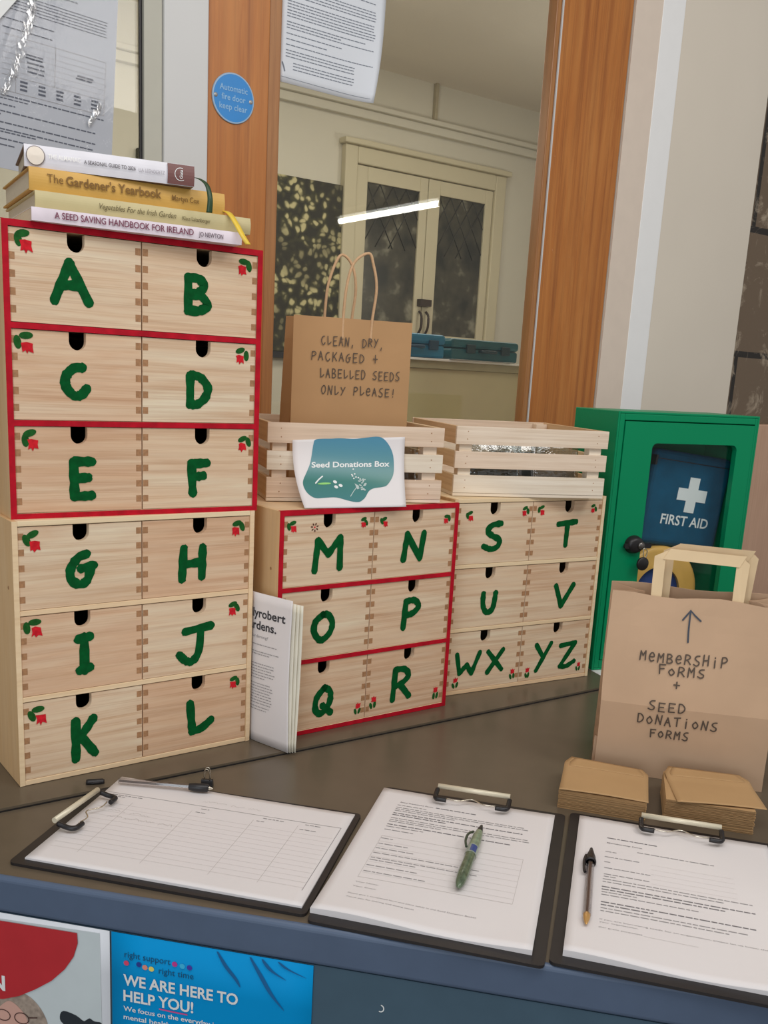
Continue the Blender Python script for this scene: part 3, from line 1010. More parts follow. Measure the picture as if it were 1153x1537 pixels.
def crate(label, loc, rotz):
    t = thing('slatted_crate', label, 'crate', loc, rotz, 'slatted wooden crates on the chests')
    th = 0.006
    MB().box(0.002, CRW-0.002, th, CRD-th, 0.0, 0.006).box(0.0, CRW, 0.0008, th, 0.0003, 0.0052).build('base_board', M_CRATE, t, 0.0006)
    rows = ((0.0056, 0.0335), (0.0443, 0.0705), (0.0815, 0.1095))
    for (za, zb) in rows:
        for (ya, yb, nm) in ((0, th, 'f'), (CRD-th, CRD, 'b')):
            m = MB().box(0, CRW, ya, yb, za, zb)
            if nm == 'f':
                for xx in (0.019, CRW-0.019):
                    for q in (0.3, 0.72):
                        m.tube([(xx+random.uniform(-.002, .002), -0.0003, za+(zb-za)*q), (xx, 0.001, za+(zb-za)*q)], 0.0009, 8, 1)
            m.build('slat', [M_CRATE, M_END], t, 0.0009)
        for (xa, xb) in ((0.0015, 0.0075), (CRW-0.0075, CRW-0.0015)):
            MB().box(xa, xb, th+0.0003, CRD-th-0.0003, za, zb).build('slat', M_CRATE_Y, t, 0.0009)
    for xa in (0.0080, CRW-0.0290):
        for ya in (th+0.0004, CRD-th-0.0184):
            MB().box(xa, xa+0.021, ya, ya+0.018, 0.0062, 0.107).build('corner_post', M_CRATE, t, 0.0006)
    return t


C1 = ((0.367, 0.0725, 0.3212), -0.327)
C2 = ((0.693, 0.056, 0.3209), -0.370)
crate('slatted crate with the seed donations sign on its front and a paper bag inside', *C1)
crate('slatted crate without a sign, holding clear packets, on the S to YZ chest', *C2)


def on(base, x, y, z):
    (bx, by, bz), a = base
    return (bx+x*math.cos(a)-y*math.sin(a), by+x*math.sin(a)+y*math.cos(a), bz+z)


def packet(label, base, x, y, w, h, tilt, inner, yaw=0.0, lift=0.0065):
    """zip bag of seeds leaning inside a crate"""
    p = on(base, x, y, lift)
    t = thing('seed_packet', label, 'packet', p, rot=(tilt, 0, base[1]+yaw))
    def sk(s):
        return lambda u, v: ((u-0.5)*w, s*0.007*(math.sin(math.pi*u)*math.sin(math.pi*v))**0.6+0.0006*math.sin(9*u+5*v), v*h)
    MB().grid(sk(-1), 12, 12, fn2=sk(1)).build('clear_sleeve', M_PLASTIC, t)
    MB().grid(lambda u, v: ((u-0.5)*w*0.84, -0.0032*math.sin(math.pi*u), h*(0.06+0.62*v)), 8, 8,
              fn2=lambda u, v: ((u-0.5)*w*0.84, 0.0032*math.sin(math.pi*u), h*(0.06+0.62*v))).build('contents', inner, t)
    MB().box(-w*0.49, w*0.49, -0.0012, 0.0012, h*0.9, h*0.925).build('zip_strip', M_WHITE, t)


G1 = flat('packet_grey', lin(120, 124, 122), 0.6, var=0.3, vscale=60)
G2 = flat('packet_dark', lin(62, 72, 70), 0.5, var=0.3, vscale=60)
G3 = flat('packet_tan', lin(176, 156, 136), 0.6, var=0.2, vscale=60)
G4 = flat('packet_brown', lin(130, 104, 84), 0.6, var=0.2, vscale=60)
packet('clear packet with dark green contents at the left inside the unsigned crate', C2, 0.085, 0.045, 0.10, 0.088, -0.22, G2)
packet('clear packet with grey contents in the middle of the unsigned crate', C2, 0.145, 0.075, 0.11, 0.09, -0.25, G1)
packet('clear packet with tan contents at the right inside the unsigned crate', C2, 0.192, 0.040, 0.085, 0.086, -0.2, G3)
packet('clear packet with brown contents showing beside the sign in the signed crate', C1, 0.20, 0.040, 0.08, 0.088, -0.2, G4)

# ------------------------------------------------------------------ paper bag standing in the signed crate
bw, bh, bdp = 0.184, 0.251, 0.075
bp = on(C1, 0.047, 0.075, 0.0068)
b1 = thing('paper_bag', 'small brown paper bag with twisted handles standing in the signed crate', 'paper bag', bp, -0.255)


def bag_shell(w, h, d, pinch):
    m = MB()
    def ring(v):
        dd = d*(1-pinch*v)
        y0 = 0.0
        g = 0.016*v
        return [(0, y0), (w/3, y0-0.0015*math.sin(v*3)), (2*w/3, y0-0.0015*math.sin(v*4)), (w, y0), (w-g, y0+dd/2), (w, y0+dd), (w/2, y0+dd), (0, y0+dd), (g, y0+dd/2)]
    nv = 8
    rings = [[(x, y, h*j/nv) for x, y in ring(j/nv)] for j in range(nv+1)]
    n = len(rings[0])
    vs = [p for r in rings for p in r]
    fs = [(j*n+i, j*n+(i+1) % n, (j+1)*n+(i+1) % n, (j+1)*n+i) for j in range(nv) for i in range(n)]
    m.add(vs, fs, 0)
    m.add(rings[0], [tuple(range(n-1, -1, -1))], 0)
    return m


o = bag_shell(bw, bh, bdp, 0.45).build('bag_body', M_KRAFT, b1)
sm_ = o.modifiers.new('paper', 'SOLIDIFY')
sm_.thickness = 0.0006
ink = MB()
fnb = lambda a, q, h=0.0: (a, -0.0022-h, q)
random.seed(11)
hand_into(ink, 'CLEAN, DRY,', fnb, 0.042, 0.142, 0.212, 0.0120, 0.0014)
hand_into(ink, 'PACKAGED +', fnb, 0.028, 0.134, 0.190, 0.0120, 0.0014)
hand_into(ink, 'LABELLED SEEDS', fnb, 0.042, 0.170, 0.166, 0.0120, 0.0014)
hand_into(ink, 'ONLY PLeASE!', fnb, 0.045, 0.165, 0.142, 0.0120, 0.0014)
ink.build('handwriting', M_INK, b1)
for (xa, xb, yy, tx) in ((0.060, 0.103, 0.040, 0.083), (0.075, 0.120, -0.003, 0.108)):
    pts = [(xa, yy, bh-0.03), (xa, yy, bh), (xa+0.002, yy, bh+0.045), (xa+0.012, yy, bh+0.078), (tx, yy, bh+0.092),
           (xb-0.004, yy, bh+0.078), (xb+0.003, yy, bh+0.045), (xb, yy, bh), (xb-0.001, yy, bh-0.03)]
    pts = [(p[0], p[1] if p[2] > bh else p[1]+0.004, p[2]) for p in pts]
    MB().tube(smooth(pts, 5), 0.0021, 8).build('twisted_handle', M_CORD, b1)

# ------------------------------------------------------------------ seed donations sign, taped to the crate and curling out onto the chest
sg = thing('sign_sheet', 'white sheet with teal shape reading Seed Donations Box taped to the crate front', 'sign', (0, 0, 0))
ct1 = on(C1, 0, 0, 0)
e1 = Vector((math.cos(C1[1]), math.sin(C1[1]), 0))
T0 = Vector((ct1[0], ct1[1], 0))+e1*0.0348-Vector((-e1.y, e1.x, 0))*0.0022+Vector((0, 0, 0.4075))
T1 = Vector((ct1[0], ct1[1], 0))+e1*0.1990-Vector((-e1.y, e1.x, 0))*0.0022+Vector((0, 0, 0.4165))
B0 = Vector((0.3830, -0.0060, 0.3214))
B1 = Vector((0.5370, -0.0290, 0.3214))


def sheetfn(u, v, lift=0.0):
    """u 0..1 left to right, v 0..1 bottom to top"""
    top = T0.lerp(T1, u)
    bot = B0.lerp(B1, u)
    s = 1-v
    out = max(s, 0)**2.2
    p = Vector((top.x+(bot.x-top.x)*out, top.y+(bot.y-top.y)*out, top.z+(bot.z-top.z)*s))
    return p+Vector((-0.34, -0.93, 0.12))*lift


MB().grid(lambda u, v: sheetfn(u, v), 20, 24, fn2=lambda u, v: sheetfn(u, v, -0.0003)).build('sheet', M_PAPER, sg)
zz = lambda x, y: ((x-52)/1020.0-0.06*(y-130)/610*(1 if x < 500 else 0.6), 1-(y-118)/618.0)


def suv(x, y):
    """position on the sheet from its printed layout, 1153 x 789 units"""
    v = 1-(y-118)/622.0
    s = max(1-v, 0)
    xl = 50+85*s**1.6
    xr = 1075+35*s**1.6
    return ((x-xl)/(xr-xl), v)


def sfn(lift):
    return lambda x, y: sheetfn(*suv(x, y), lift)


bl = [(262, 118), (400, 116), (470, 114), (600, 124), (700, 116), (830, 110), (905, 160), (965, 260), (985, 370), (980, 470), (930, 550), (880, 570),
      (800, 580), (750, 605), (710, 660), (660, 692), (610, 694), (540, 680), (440, 655), (340, 656), (250, 658), (190, 625), (155, 570), (150, 510), (185, 430), (215, 350), (228, 260), (238, 160)]
m = MB()
blob_into(m, sfn(0.0004), smooth(bl, 4, True), 0, 14)
m.build('teal_shape', M_TEALP, sg)
m = MB()
text_into(m, 'Seed Donations Box', lambda a, b: sheetfn(*suv(a, 388-b), 0.0008), 228, 0, width=715, height=50, bold=0.025)
m.build('lettering', M_WHITE, sg)
m = MB()
f8 = sfn(0.0008)
f3 = lambda a, b, h=0.0: f8(a, b)
stroke_into(m, f3, [(262, 530), (290, 500), (325, 470)], 12, 0)
m.add(*fan([f8(a, b) for a, b in ring2(340, 535, 62, 9, 14, 0, -0.03)]), 2)
for (a, b) in ((438, 521), (446, 565), (488, 553)):
    m.add(*fan([f8(p, q) for p, q in ring2(a, b, 19, 13, 12, 0, 0.4)]), 0)
stroke_into(m, f3, [(574, 646), (605, 605), (640, 565)], 6, 1)
rr = random.Random(3)
for k in range(36):
    a, b = 686+rr.uniform(-38, 38), 545+rr.uniform(-52, 52)
    m.add(*fan([f8(p, q) for p, q in ring2(a, b, 8, 6, 7)]), 1)
m.add(*fan([f8(a, b) for a, b in [(618, 535), (660, 560), (640, 590)]]), 1)
for (a, b) in ((607, 408), (594, 458), (620, 452), (612, 492), (632, 480), (654, 486), (600, 470)):
    m.add(*fan([f8(p, q) for p, q in ring2(a, b, 8, 7, 6)]), 0)
m.build('plant_drawings', [M_WHITE, flat('pale_grey_print', lin(190, 204, 200), 0.6), flat('pale_green_print', lin(150, 214, 120), 0.6)], sg)

# ------------------------------------------------------------------ folded booklet wedged between the chests
mg = thing('booklet', 'white folded garden booklet standing in the gap between the left and middle chests', 'booklet', (0, 0, 0))


def mag(k):
    ex, ey = 0.3345+0.0042*k, -0.064-0.002*k
    base = [(0.3172+0.0012*k, 0.084), (0.3160+0.0012*k, 0.045), (0.3152+0.0014*k, 0.006), (0.3238+0.0028*k, -0.028), (ex, ey)]
    pl_ = smooth(base, 8)
    n = len(pl_)-1

    def f(s, z, lift=0.0):
        """s along the page 0..1, z height; the page bows a little"""
        q = min(s*n, n-1e-6)
        i = int(q)
        a, b = pl_[i], pl_[i+1]
        t = q-i
        x, y = a[0]+(b[0]-a[0])*t, a[1]+(b[1]-a[1])*t
        bow = max(0, s-0.55)**2*0.05*math.sin(z/0.21*math.pi)
        dx, dy = b[0]-a[0], b[1]-a[1]
        l = math.hypot(dx, dy)
        nx, ny = dy/l, -dx/l
        return Vector((x+nx*(lift)+bow*0.4*(0.3+k*0.3)-0.006*(max(0, s-0.5)*2)**2*(1-z/0.21)*(0.25*k), y+ny*lift+bow*0.6, z))
    return f


for k in range(4):
    f = mag(k)
    hh = 0.2105-0.0035*(k > 0)-0.001*k
    zb = 0.0006+0.0003*k-(0.0)
    MB().grid(lambda u, v: f(u, zb+v*(hh-zb)), 32, 16, fn2=lambda u, v: f(u, zb+v*(hh-zb), -0.0003)).build('cover' if k == 0 else 'page', M_PAPER if k == 0 else flat('page_paper', lin(232, 226, 208), 0.7), mg)
f0 = mag(0)
MG = 0.150
pf = lambda a, b: f0(min(max(a/MG, 0.0), 0.999), b, 0.0005)
m = MB()
text_into(m, 'Ballyrobert', pf, 0.0535, 0.1775, width=0.083, height=0.0118, bold=0.02)
text_into(m, 'Gardens.', pf, 0.0535, 0.1605, width=0.069, height=0.0118, bold=0.02)
m.build('title', M_PRINTD, mg)
m = MB()
text_into(m, 'Gardening?', pf, 0.070, 0.149, width=0.038, height=0.0042)
rr = random.Random(5)
for (z, x1) in ((0.139, .124), (0.129, .128), (0.1255, .112), (0.112, .120), (0.108, .120), (0.104, .117), (0.100, .122), (0.096, .121), (0.092, .104), (0.084, .116),
                (0.080, .118), (0.076, .119), (0.072, .116), (0.068, .118), (0.064, .117), (0.060, .118), (0.056, .116), (0.051, .113), (0.047, .108)):
    dash_into(m, pf, 0.056, x1, z, 0.0011, 0, rnd=rr, wmin=.002, wmax=.007, gap=.0011)
m.build('small_print', M_PRINT, mg)

# ------------------------------------------------------------------ books on the upper left chest


def book(label, loc, rotz, L, D, T, cover, spine, hard=True, name='book'):
    t = thing(name, label, 'book', loc, rotz, 'books stacked on the upper left chest')
    c = 0.0022 if hard else 0.0008
    m = MB()
    m.box(0, L, 0, D, 0, c).box(0, L, 0, D, T-c, T)
    m.build('cover', cover, t, 0.0005)
    s = MB()
    n = 8
    bow = 0.002 if hard else 0.0006
    pts = [(0.0010-bow*math.sin(math.pi*i/n), c*0.0+T*i/n) for i in range(n+1)]
    poly = pts+[(0.0022, T), (0.0022, 0)]
    s.prism(poly, lambda a, b, d: (d, a-0.0012, b), 0, L)
    s.build('spine', spine, t)
    e = 0.003 if hard else 0.0006
    MB().box(e, L-e, 0.002, D-e, c, T-c).build('page_block', M_PAGES, t)
    fn = lambda a, b, lift=0.0004: (a, -0.0014-bow*math.sin(math.pi*min(max(b/T, 0), 1))-lift, b)
    return t, fn


M_PAGES = flat('book_pages', lin(214, 200, 176), 0.8, var=0.06, vscale=400)
zb = 0.6435
t, fn = book('white paperback A Seed Saving Handbook for Ireland at the bottom of the book stack', (0.0330, 0.0010, zb), -0.0854, 0.2412, 0.17, 0.0138,
             flat('white_cover', lin(228, 220, 224), 0.4), flat('pale_lilac_spine', lin(234, 222, 230), 0.4), False)
m = MB()
text_into(m, 'A SEED SAVING HANDBOOK FOR IRELAND', fn, 0.0235, 0.0042, width=0.157, height=0.0068, bold=0.012)
m.build('spine_title', flat('plum_print', lin(122, 62, 84), 0.6), t)
m = MB()
text_into(m, 'JO NEWTON', fn, 0.187, 0.0040, width=0.030, height=0.0052, bold=0.006)
m.build('spine_author', flat('dark_print', lin(90, 70, 84), 0.6), t)
zb += 0.0142
t, fn = book('sage green book Vegetables for the Irish Garden, second from the bottom of the stack', (0.0405, 0.0130, zb), -0.0934, 0.2497, 0.18, 0.0186,
             flat('sage_cover', lin(198, 184, 140), 0.5), flat('sage_spine', lin(200, 186, 138), 0.5), True)
m = MB()
text_into(m, 'Vegetables For the Irish Garden', fn, 0.0685, 0.0072, width=0.088, height=0.0062, shear=0.35)
text_into(m, 'Klaus Laitenberger', fn, 0.164, 0.0068, width=0.034, height=0.0045, bold=0.004)
m.build('spine_title', flat('olive_print', lin(104, 92, 56), 0.6), t)
zb += 0.0190
t, fn = book("mustard yellow book The Gardener's Yearbook, second from the top of the stack", (0.0370, 0.0210, zb), -0.0965, 0.2232, 0.165, 0.0240,
             flat('mustard_cover', lin(196, 150, 76), 0.5), flat('mustard_spine', lin(214, 168, 84), 0.5), True)
m = MB()
text_into(m, 'The', fn, 0.0185, 0.0095, width=0.017, height=0.0092, bold=0.0)
text_into(m, "Gardener's Yearbook", fn, 0.0385, 0.0090, width=0.107, height=0.0096, bold=0.018)
text_into(m, 'Martyn Cox', fn, 0.158, 0.0088, width=0.033, height=0.0060, bold=0.006)
m.build('spine_title', flat('bronze_print', lin(128, 92, 36), 0.6), t)
L_ = 0.2232
rb = MB()
pts = smooth([(L_-0.004, 0.02, 0.007), (L_+0.002, -0.006, 0.003), (L_+0.008, -0.018, -0.010), (L_+0.013, -0.027, -0.024), (L_+0.019, -0.030, -0.0335)], 5)
n = len(pts)
vs = []
for i, p in enumerate(pts):
    vs += [(p[0]-0.0032, p[1], p[2]), (p[0]+0.0032, p[1]-0.001, p[2]+0.0005)]
rb.add(vs, [(2*i, 2*i+1, 2*i+3, 2*i+2) for i in range(n-1)], 0, True)
o = rb.build('ribbon_marker', flat('yellow_ribbon', lin(232, 196, 64), 0.4), t, label='yellow ribbon marker')
o.modifiers.new('cloth', 'SOLIDIFY').thickness = 0.0005
zb += 0.0244
t, fn = book('white hardback The Almanac, top book of the stack', (0.0345, 0.0275, zb), -0.2000, 0.1850, 0.125, 0.0226,
             flat('brown_cover', lin(120, 96, 88), 0.5), flat('white_spine', lin(232, 230, 236), 0.45), True)
m = MB()
fb = lambda a, b: fn(a, b, 0.0003)
m.add([fb(0.154, 0.0005+0.0216*i/6) for i in range(7)]+[fb(0.1848, 0.0005+0.0216*i/6) for i in range(7)], [(i, 7+i, 8+i, 1+i) for i in range(6)], 0)
m.build('publisher_block', flat('brown_block', lin(124, 82, 78), 0.5), t)
m = MB()
f5 = lambda a, b: fn(a, b, 0.0006)
m.add([f5(*p) for p in ring2(0.0115, 0.0115, 0.0098, 0.0100, 28)]+[f5(*p) for p in ring2(0.0115, 0.0115, 0.0090, 0.0092, 28)],
      [(i, (i+1) % 28, 28+(i+1) % 28, 28+i) for i in range(28)], 0)
m.build('ring_print', flat('silver_ring', lin(120, 110, 108), 0.3), t)
m = MB()
m.add(*fan([f5(*p) for p in ring2(0.0115, 0.0115, 0.0089, 0.0091, 28)]), 0)
m.build('disc_print', flat('cream_disc', lin(248, 236, 220), 0.3), t)
m = MB()
text_into(m, 'THE ALMANAC', f5, 0.0245, 0.0100, width=0.034, height=0.0046, bold=0.01)
m.build('spine_title', flat('pearl_print', lin(250, 248, 244), 0.3), t)
m = MB()
text_into(m, 'A SEASONAL GUIDE TO 2026', f5, 0.0620, 0.0092, width=0.056, height=0.0040, bold=0.012)
m.build('spine_subtitle', flat('grey_print', lin(96, 92, 98), 0.5), t)
m = MB()
text_into(m, 'LIA LEENDERTZ', f5, 0.1215, 0.0086, width=0.029, height=0.0040)
m.build('spine_author', flat('pale_grey_letters', lin(172, 168, 174), 0.5), t)
m = MB()
text_into(m, 'Gaia', lambda a, b: f5(0.1712-b, 0.0068+a), 0, 0, width=0.0095, height=0.0036, bold=0.01)
stroke_into(m, lambda a, b, h=0.0: f5(a, b), arc(0.1690, 0.0115, 0.0068, 0.0068, 70, 300, 18), 0.0007)
m.build('publisher_mark', M_WHITE, t)
L_ = 0.1850
rb = MB()
pts = smooth([(L_-0.004, 0.03, 0.012), (L_+0.003, 0.004, 0.011), (L_+0.012, -0.010, 0.003), (L_+0.015, -0.016, -0.012), (L_+0.0145, -0.0150, -0.028)], 6)
n = len(pts)
vs = []
for i, p in enumerate(pts):
    w = 0.0015+0.0020*(i/(n-1))
    vs += [(p[0]-w, p[1], p[2]), (p[0]+w, p[1]-0.0006, p[2])]
rb.add(vs, [(2*i, 2*i+1, 2*i+3, 2*i+2) for i in range(n-1)], 0, True)
o = rb.build('ribbon_marker', flat('green_ribbon', lin(44, 72, 42), 0.4), t, label='dark green ribbon marker')
o.modifiers.new('cloth', 'SOLIDIFY').thickness = 0.0005

# ------------------------------------------------------------------ green first aid cabinet
FW, FH, FD = 0.300, 0.4612, 0.137
FA = ((1.0122, 0.0123, 0.0013), -0.2625)
fa = thing('first_aid_cabinet', 'green metal first aid cabinet with glazed door beside the S to YZ chest', 'cabinet', FA[0], FA[1])
b = MB()
b.box(0, 0.004, 0, FD, 0, FH).box(FW-0.004, FW, 0, FD, 0, FH)
b.box(0.004, FW-0.004, 0, FD, 0, 0.004).box(0.004, FW-0.004, 0, FD, FH-0.004, FH)
b.box(0.004, FW-0.004, FD-0.004, FD, 0.004, FH-0.004)
b.box(0.004, 0.0138, 0, 0.0025, 0.004, FH-0.004).box(FW-0.0090, FW-0.004, 0, 0.0025, 0.004, FH-0.004)
b.box(0.0138, FW-0.0090, 0, 0.0025, 0.004, 0.0182).box(0.0138, FW-0.0090, 0, 0.0025, FH-0.0150, FH-0.004)
b.build('cabinet_body', M_GREEN, fa, 0.0012)
MB().box(0.0045, FW-0.0045, 0.02, FD-0.0045, 0.0355, 0.0375).build('shelf', M_GREEND, fa)
dx0, dx1, dz0, dz1 = 0.0152, FW-0.0102, 0.0196, FH-0.0166
wx0, wx1, wz0, wz1 = 0.0745, 0.2560, 0.085, 0.4085
d = MB()


def rrect(x0, x1, z0, z1, r, n=6):
    out = []
    for cx, cz, a0 in ((x1-r, z1-r, 0), (x0+r, z1-r, 90), (x0+r, z0+r, 180), (x1-r, z0+r, 270)):
        out += arc(cx, cz, r, r, a0, a0+90, n)
    return out


inner = rrect(wx0, wx1, wz0, wz1, 0.010)
corners = ((dx1, dz1), (dx0, dz1), (dx0, dz0), (dx1, dz0))
for y0 in (-0.001, 0.010):
    for i in range(4):
        q = inner[i*7:i*7+7]
        d.add([(corners[i][0], y0, corners[i][1])]+[(x, y0, z) for x, z in q], [(0, k, k+1) for k in range(1, 7)])
        c1, c2 = corners[i], corners[(i+1) % 4]
        p_, q_ = inner[i*7+6], inner[((i+1) % 4)*7]
        d.add([(c1[0], y0, c1[1]), (c2[0], y0, c2[1]), (q_[0], y0, q_[1]), (p_[0], y0, p_[1])], [(0, 1, 2, 3)])
for loop, sm in ((list(corners), False), (inner, True)):
    n = len(loop)
    vs = [(x, -0.001, z) for x, z in loop]+[(x, 0.010, z) for x, z in loop]
    d.add(vs, [(i, (i+1) % n, n+(i+1) % n, n+i) for i in range(n)], 0, sm)
dr = d.build('door', M_GREEN, fa)
MB().box(wx0-0.006, wx1+0.006, 0.0102, 0.0118, wz0-0.006, wz1+0.006).build('door_pane', M_PANE, dr)
lk = MB()
lk.lathe([(0.0, -0.014), (0.009, -0.014), (0.013, -0.012), (0.015, -0.007), (0.0165, -0.0012)], lambda x, y, h: (0.058+x*1.15, h, 0.2305+y), 24)
lk.prism(rrect(0.034, 0.090, 0.2245, 0.2335, 0.004), lambda a, q, dd: (a, dd, q), -0.0105, -0.006)
lk.build('lock', M_BLACK, dr)
MB().lathe([(0.0, -0.0165), (0.0062, -0.0165), (0.0066, -0.0150), (0.0066, -0.0138)], lambda x, y, h: (0.0655+x, h, 0.2300+y), 20).build('lock_barrel', flat('worn_steel', lin(120, 116, 112), 0.3, metal=0.8), dr)
ky = MB()
ky.tube(smooth([(0.0700, -0.0170, 0.226), (0.0760, -0.0185, 0.222), (0.0745, -0.0185, 0.210), (0.0700, -0.0180, 0.211), (0.0690, -0.0175, 0.222)], 4, True), 0.0009, 8, 0, True)
ky.lathe([(0.0, -0.0205), (0.0105, -0.0205), (0.0120, -0.0190), (0.0120, -0.0165), (0.0105, -0.0150), (0.0, -0.0150)], lambda x, y, h: (0.0700+x, h, 0.1985+y), 24, 1)
ky.build('key', [M_STEEL, M_BLACK], dr)


def fal(x, y, z):
    return on(FA, x, y, z)


# soft first aid pouch seen through the pane
kt = thing('first_aid_pouch', 'navy first aid pouch with white cross seen through the cabinet pane', 'first aid kit', fal(0.1045, 0.050, 0.2235), rot=(0, 0.113, FA[1]))
kw, kh, kd = 0.1775, 0.1750, 0.040
MB().box(0, kw, 0, kd, 0, kh).build('pouch_body', M_NAVY, kt, 0.012, seg=4)
m = MB()
fk = lambda a, q: (a, -0.0006, q)
cx, cz = 0.0965, 0.0995
ar, hw = 0.0325, 0.0112
cr_ = [(-hw, -ar), (hw, -ar), (hw, -hw), (ar, -hw), (ar, hw), (hw, hw), (hw, ar), (-hw, ar), (-hw, hw), (-ar, hw), (-ar, -hw), (-hw, -hw)]
m.prism(cr_, lambda a, q, dd: (cx+a, dd, cz+q), -0.0010, -0.0002)
m.build('white_cross', M_WHITE, kt)
m = MB()
text_into(m, 'FIRST AID', lambda a, q: (a, -0.0008, q), 0.0385, 0.0415, width=0.108, height=0.0180, bold=0.018)
m.build('lettering', M_WHITE, kt)
MB().box(0.006, kw-0.006, -0.0012, 0.0, kh-0.018, kh-0.0165).box(0.0, kw*0.0+0.004, -0.002, 0.03, kh-0.03, kh-0.012).build('zip', M_BLACK, kt)
tr_ = thing('tape_roll', 'yellow tape roll with blue core behind the cabinet pane under the pouch', 'tape', fal(0.1600, 0.050, 0.1272), FA[1])
m = MB()
R_, r_ = 0.0890, 0.0500
m.lathe([(r_, 0.0), (r_+0.008, -0.001), (r_+0.02, 0.0015), (r_+0.03, -0.001), (R_-0.003, 0.0), (R_, 0.003), (R_, 0.045), (R_-0.003, 0.048), (r_, 0.048), (r_, 0.0)], lambda x, y, h: (x, h, y), 48)
m.build('tape', M_TAPE, tr_)
m = MB()
m.lathe([(0.0, 0.014), (0.02, 0.012), (r_-0.006, 0.016), (r_-0.0005, 0.006), (r_-0.0005, 0.046), (0, 0.046)], lambda x, y, h: (x, h, y), 40)
m.build('core', M_TAPEC, tr_)
sc_ = thing('paper_scrap', 'scrap of white paper lying under the green first aid cabinet', 'paper', (1.0050, -0.0180, 0.0003), -0.25)
MB().grid(lambda u, v: (u*0.10, 0.0+v*0.06+0.004*math.sin(u*7), 0.0004+0.0003*math.sin(u*5)), 8, 6, fn2=lambda u, v: (u*0.10, 0.0+v*0.06+0.004*math.sin(u*7), 0.0001+0.0003*math.sin(u*5))).build('sheet', M_WHITE, sc_)

# ------------------------------------------------------------------ large paper bag for forms
ba = -0.8335
e2 = Vector((math.cos(ba), math.sin(ba), 0))
o2 = Vector((0.7232, -0.3520, -0.0038))-e2*0.0730
b2 = thing('paper_bag', 'large brown paper bag with flat handles for membership and seed donation forms', 'paper bag', o2, ba)
w2, h2, d2 = 0.2150, 0.2455, 0.115


def prof2(v):
    """front panel leans out to a crease below the middle, then back to the rim"""
    return -0.009*v/0.4167 if v < 0.4167 else -0.009+0.021*(v-0.4167)/0.5833


def bag2():
    m = MB()
    nv = 12
    rings = []
    for j in range(nv+1):
        v = j/nv
        dd = d2*(1-0.62*v)
        g = 0.030*v
        lean = 0.012*v*v
        wv = lambda k: 0.0016*math.sin(5*v+k)*v
        hz = h2*v
        bump = 0.0014*math.sin(math.pi*v)
        pf_ = prof2(v)
        row = []
        for i in range(9):
            u = i/8
            row.append((u*w2+0.001*math.sin(7*v+u*3), pf_-bump*math.sin(math.pi*u)+wv(u*6), hz+(0.0025*math.sin(u*11+1) if j == nv else 0)))
        row += [(w2-g, lean+dd*0.33, hz), (w2-g*1.4, lean+dd*0.5, hz), (w2-g, lean+dd*0.66, hz)]
        back = h2*1.02*v
        for i in range(9):
            u = 1-i/8
            row.append((u*w2, lean+dd+wv(u*5+2), back+(0.002*math.sin(u*9) if j == nv else 0)))
        row += [(g, lean+dd*0.66, hz), (g*1.4, lean+dd*0.5, hz), (g, lean+dd*0.33, hz)]
        rings.append(row)
    n = len(rings[0])
    vs = [p for r in rings for p in r]
    m.add(vs, [(j*n+i, j*n+(i+1) % n, (j+1)*n+(i+1) % n, (j+1)*n+i) for j in range(nv) for i in range(n)], 0)
    m.add(rings[0], [tuple(range(n-1, -1, -1))], 0)
    return m


o = bag2().build('bag_body', [M_KRAFT2, M_KRAFT3], b2)
s_ = o.modifiers.new('paper', 'SOLIDIFY')
s_.thickness = 0.0007
s_.offset = -1
s_.material_offset = 0
# folded side pleat at the foot of the bag
MB().prism([(-0.0030, 0.0008), (0.004, 0.0008), (0.004, 0.044), (-0.0022, 0.046)], lambda a, b, d: (a, 0.010+d, b), 0.0, 0.0006).build('side_pleat', M_KRAFT2, b2)


def front2(a, b, h=0.0):
    v = b/h2
    u = min(max(a/w2, 0), 1)
    bump = 0.0014*math.sin(math.pi*v)
    return (a, prof2(v)-bump*math.sin(math.pi*u)+0.0016*math.sin(5*v+u*6)*v-0.0013-h, b)


X0 = 0.0730
m = MB()
fi = lambda a, b, h=0.0: front2(a+X0, b+0.004, h)
stroke_into(m, fi, [(0.0275, 0.186), (0.0268, 0.20), (0.0268, 0.2255)], 0.0022)
stroke_into(m, fi, [(0.0185, 0.2135), (0.023, 0.220), (0.0268, 0.2262), (0.033, 0.2200), (0.0405, 0.2140)], 0.0022)
m.build('arrow_drawing', M_INKB, b2)
random.seed(21)
m = MB()
hand_into(m, 'MeMBeRSHiP', fi, -0.0296, 0.0820, 0.1575, 0.0125, 0.0018)
hand_into(m, 'FoRMS', fi, -0.0045, 0.0560, 0.1420, 0.0115, 0.0018)
hand_into(m, '+', fi, 0.0160, 0.0270, 0.1255, 0.0085, 0.0018)
hand_into(m, 'SEED', fi, -0.0125, 0.0375, 0.0935, 0.0115, 0.0018)
hand_into(m, 'DoNATioNS', fi, -0.0240, 0.0790, 0.0745, 0.0125, 0.0018)
hand_into(m, 'FoRMS', fi, -0.0060, 0.0450, 0.0560, 0.0110, 0.0018)
m.build('handwriting', M_INK, b2)
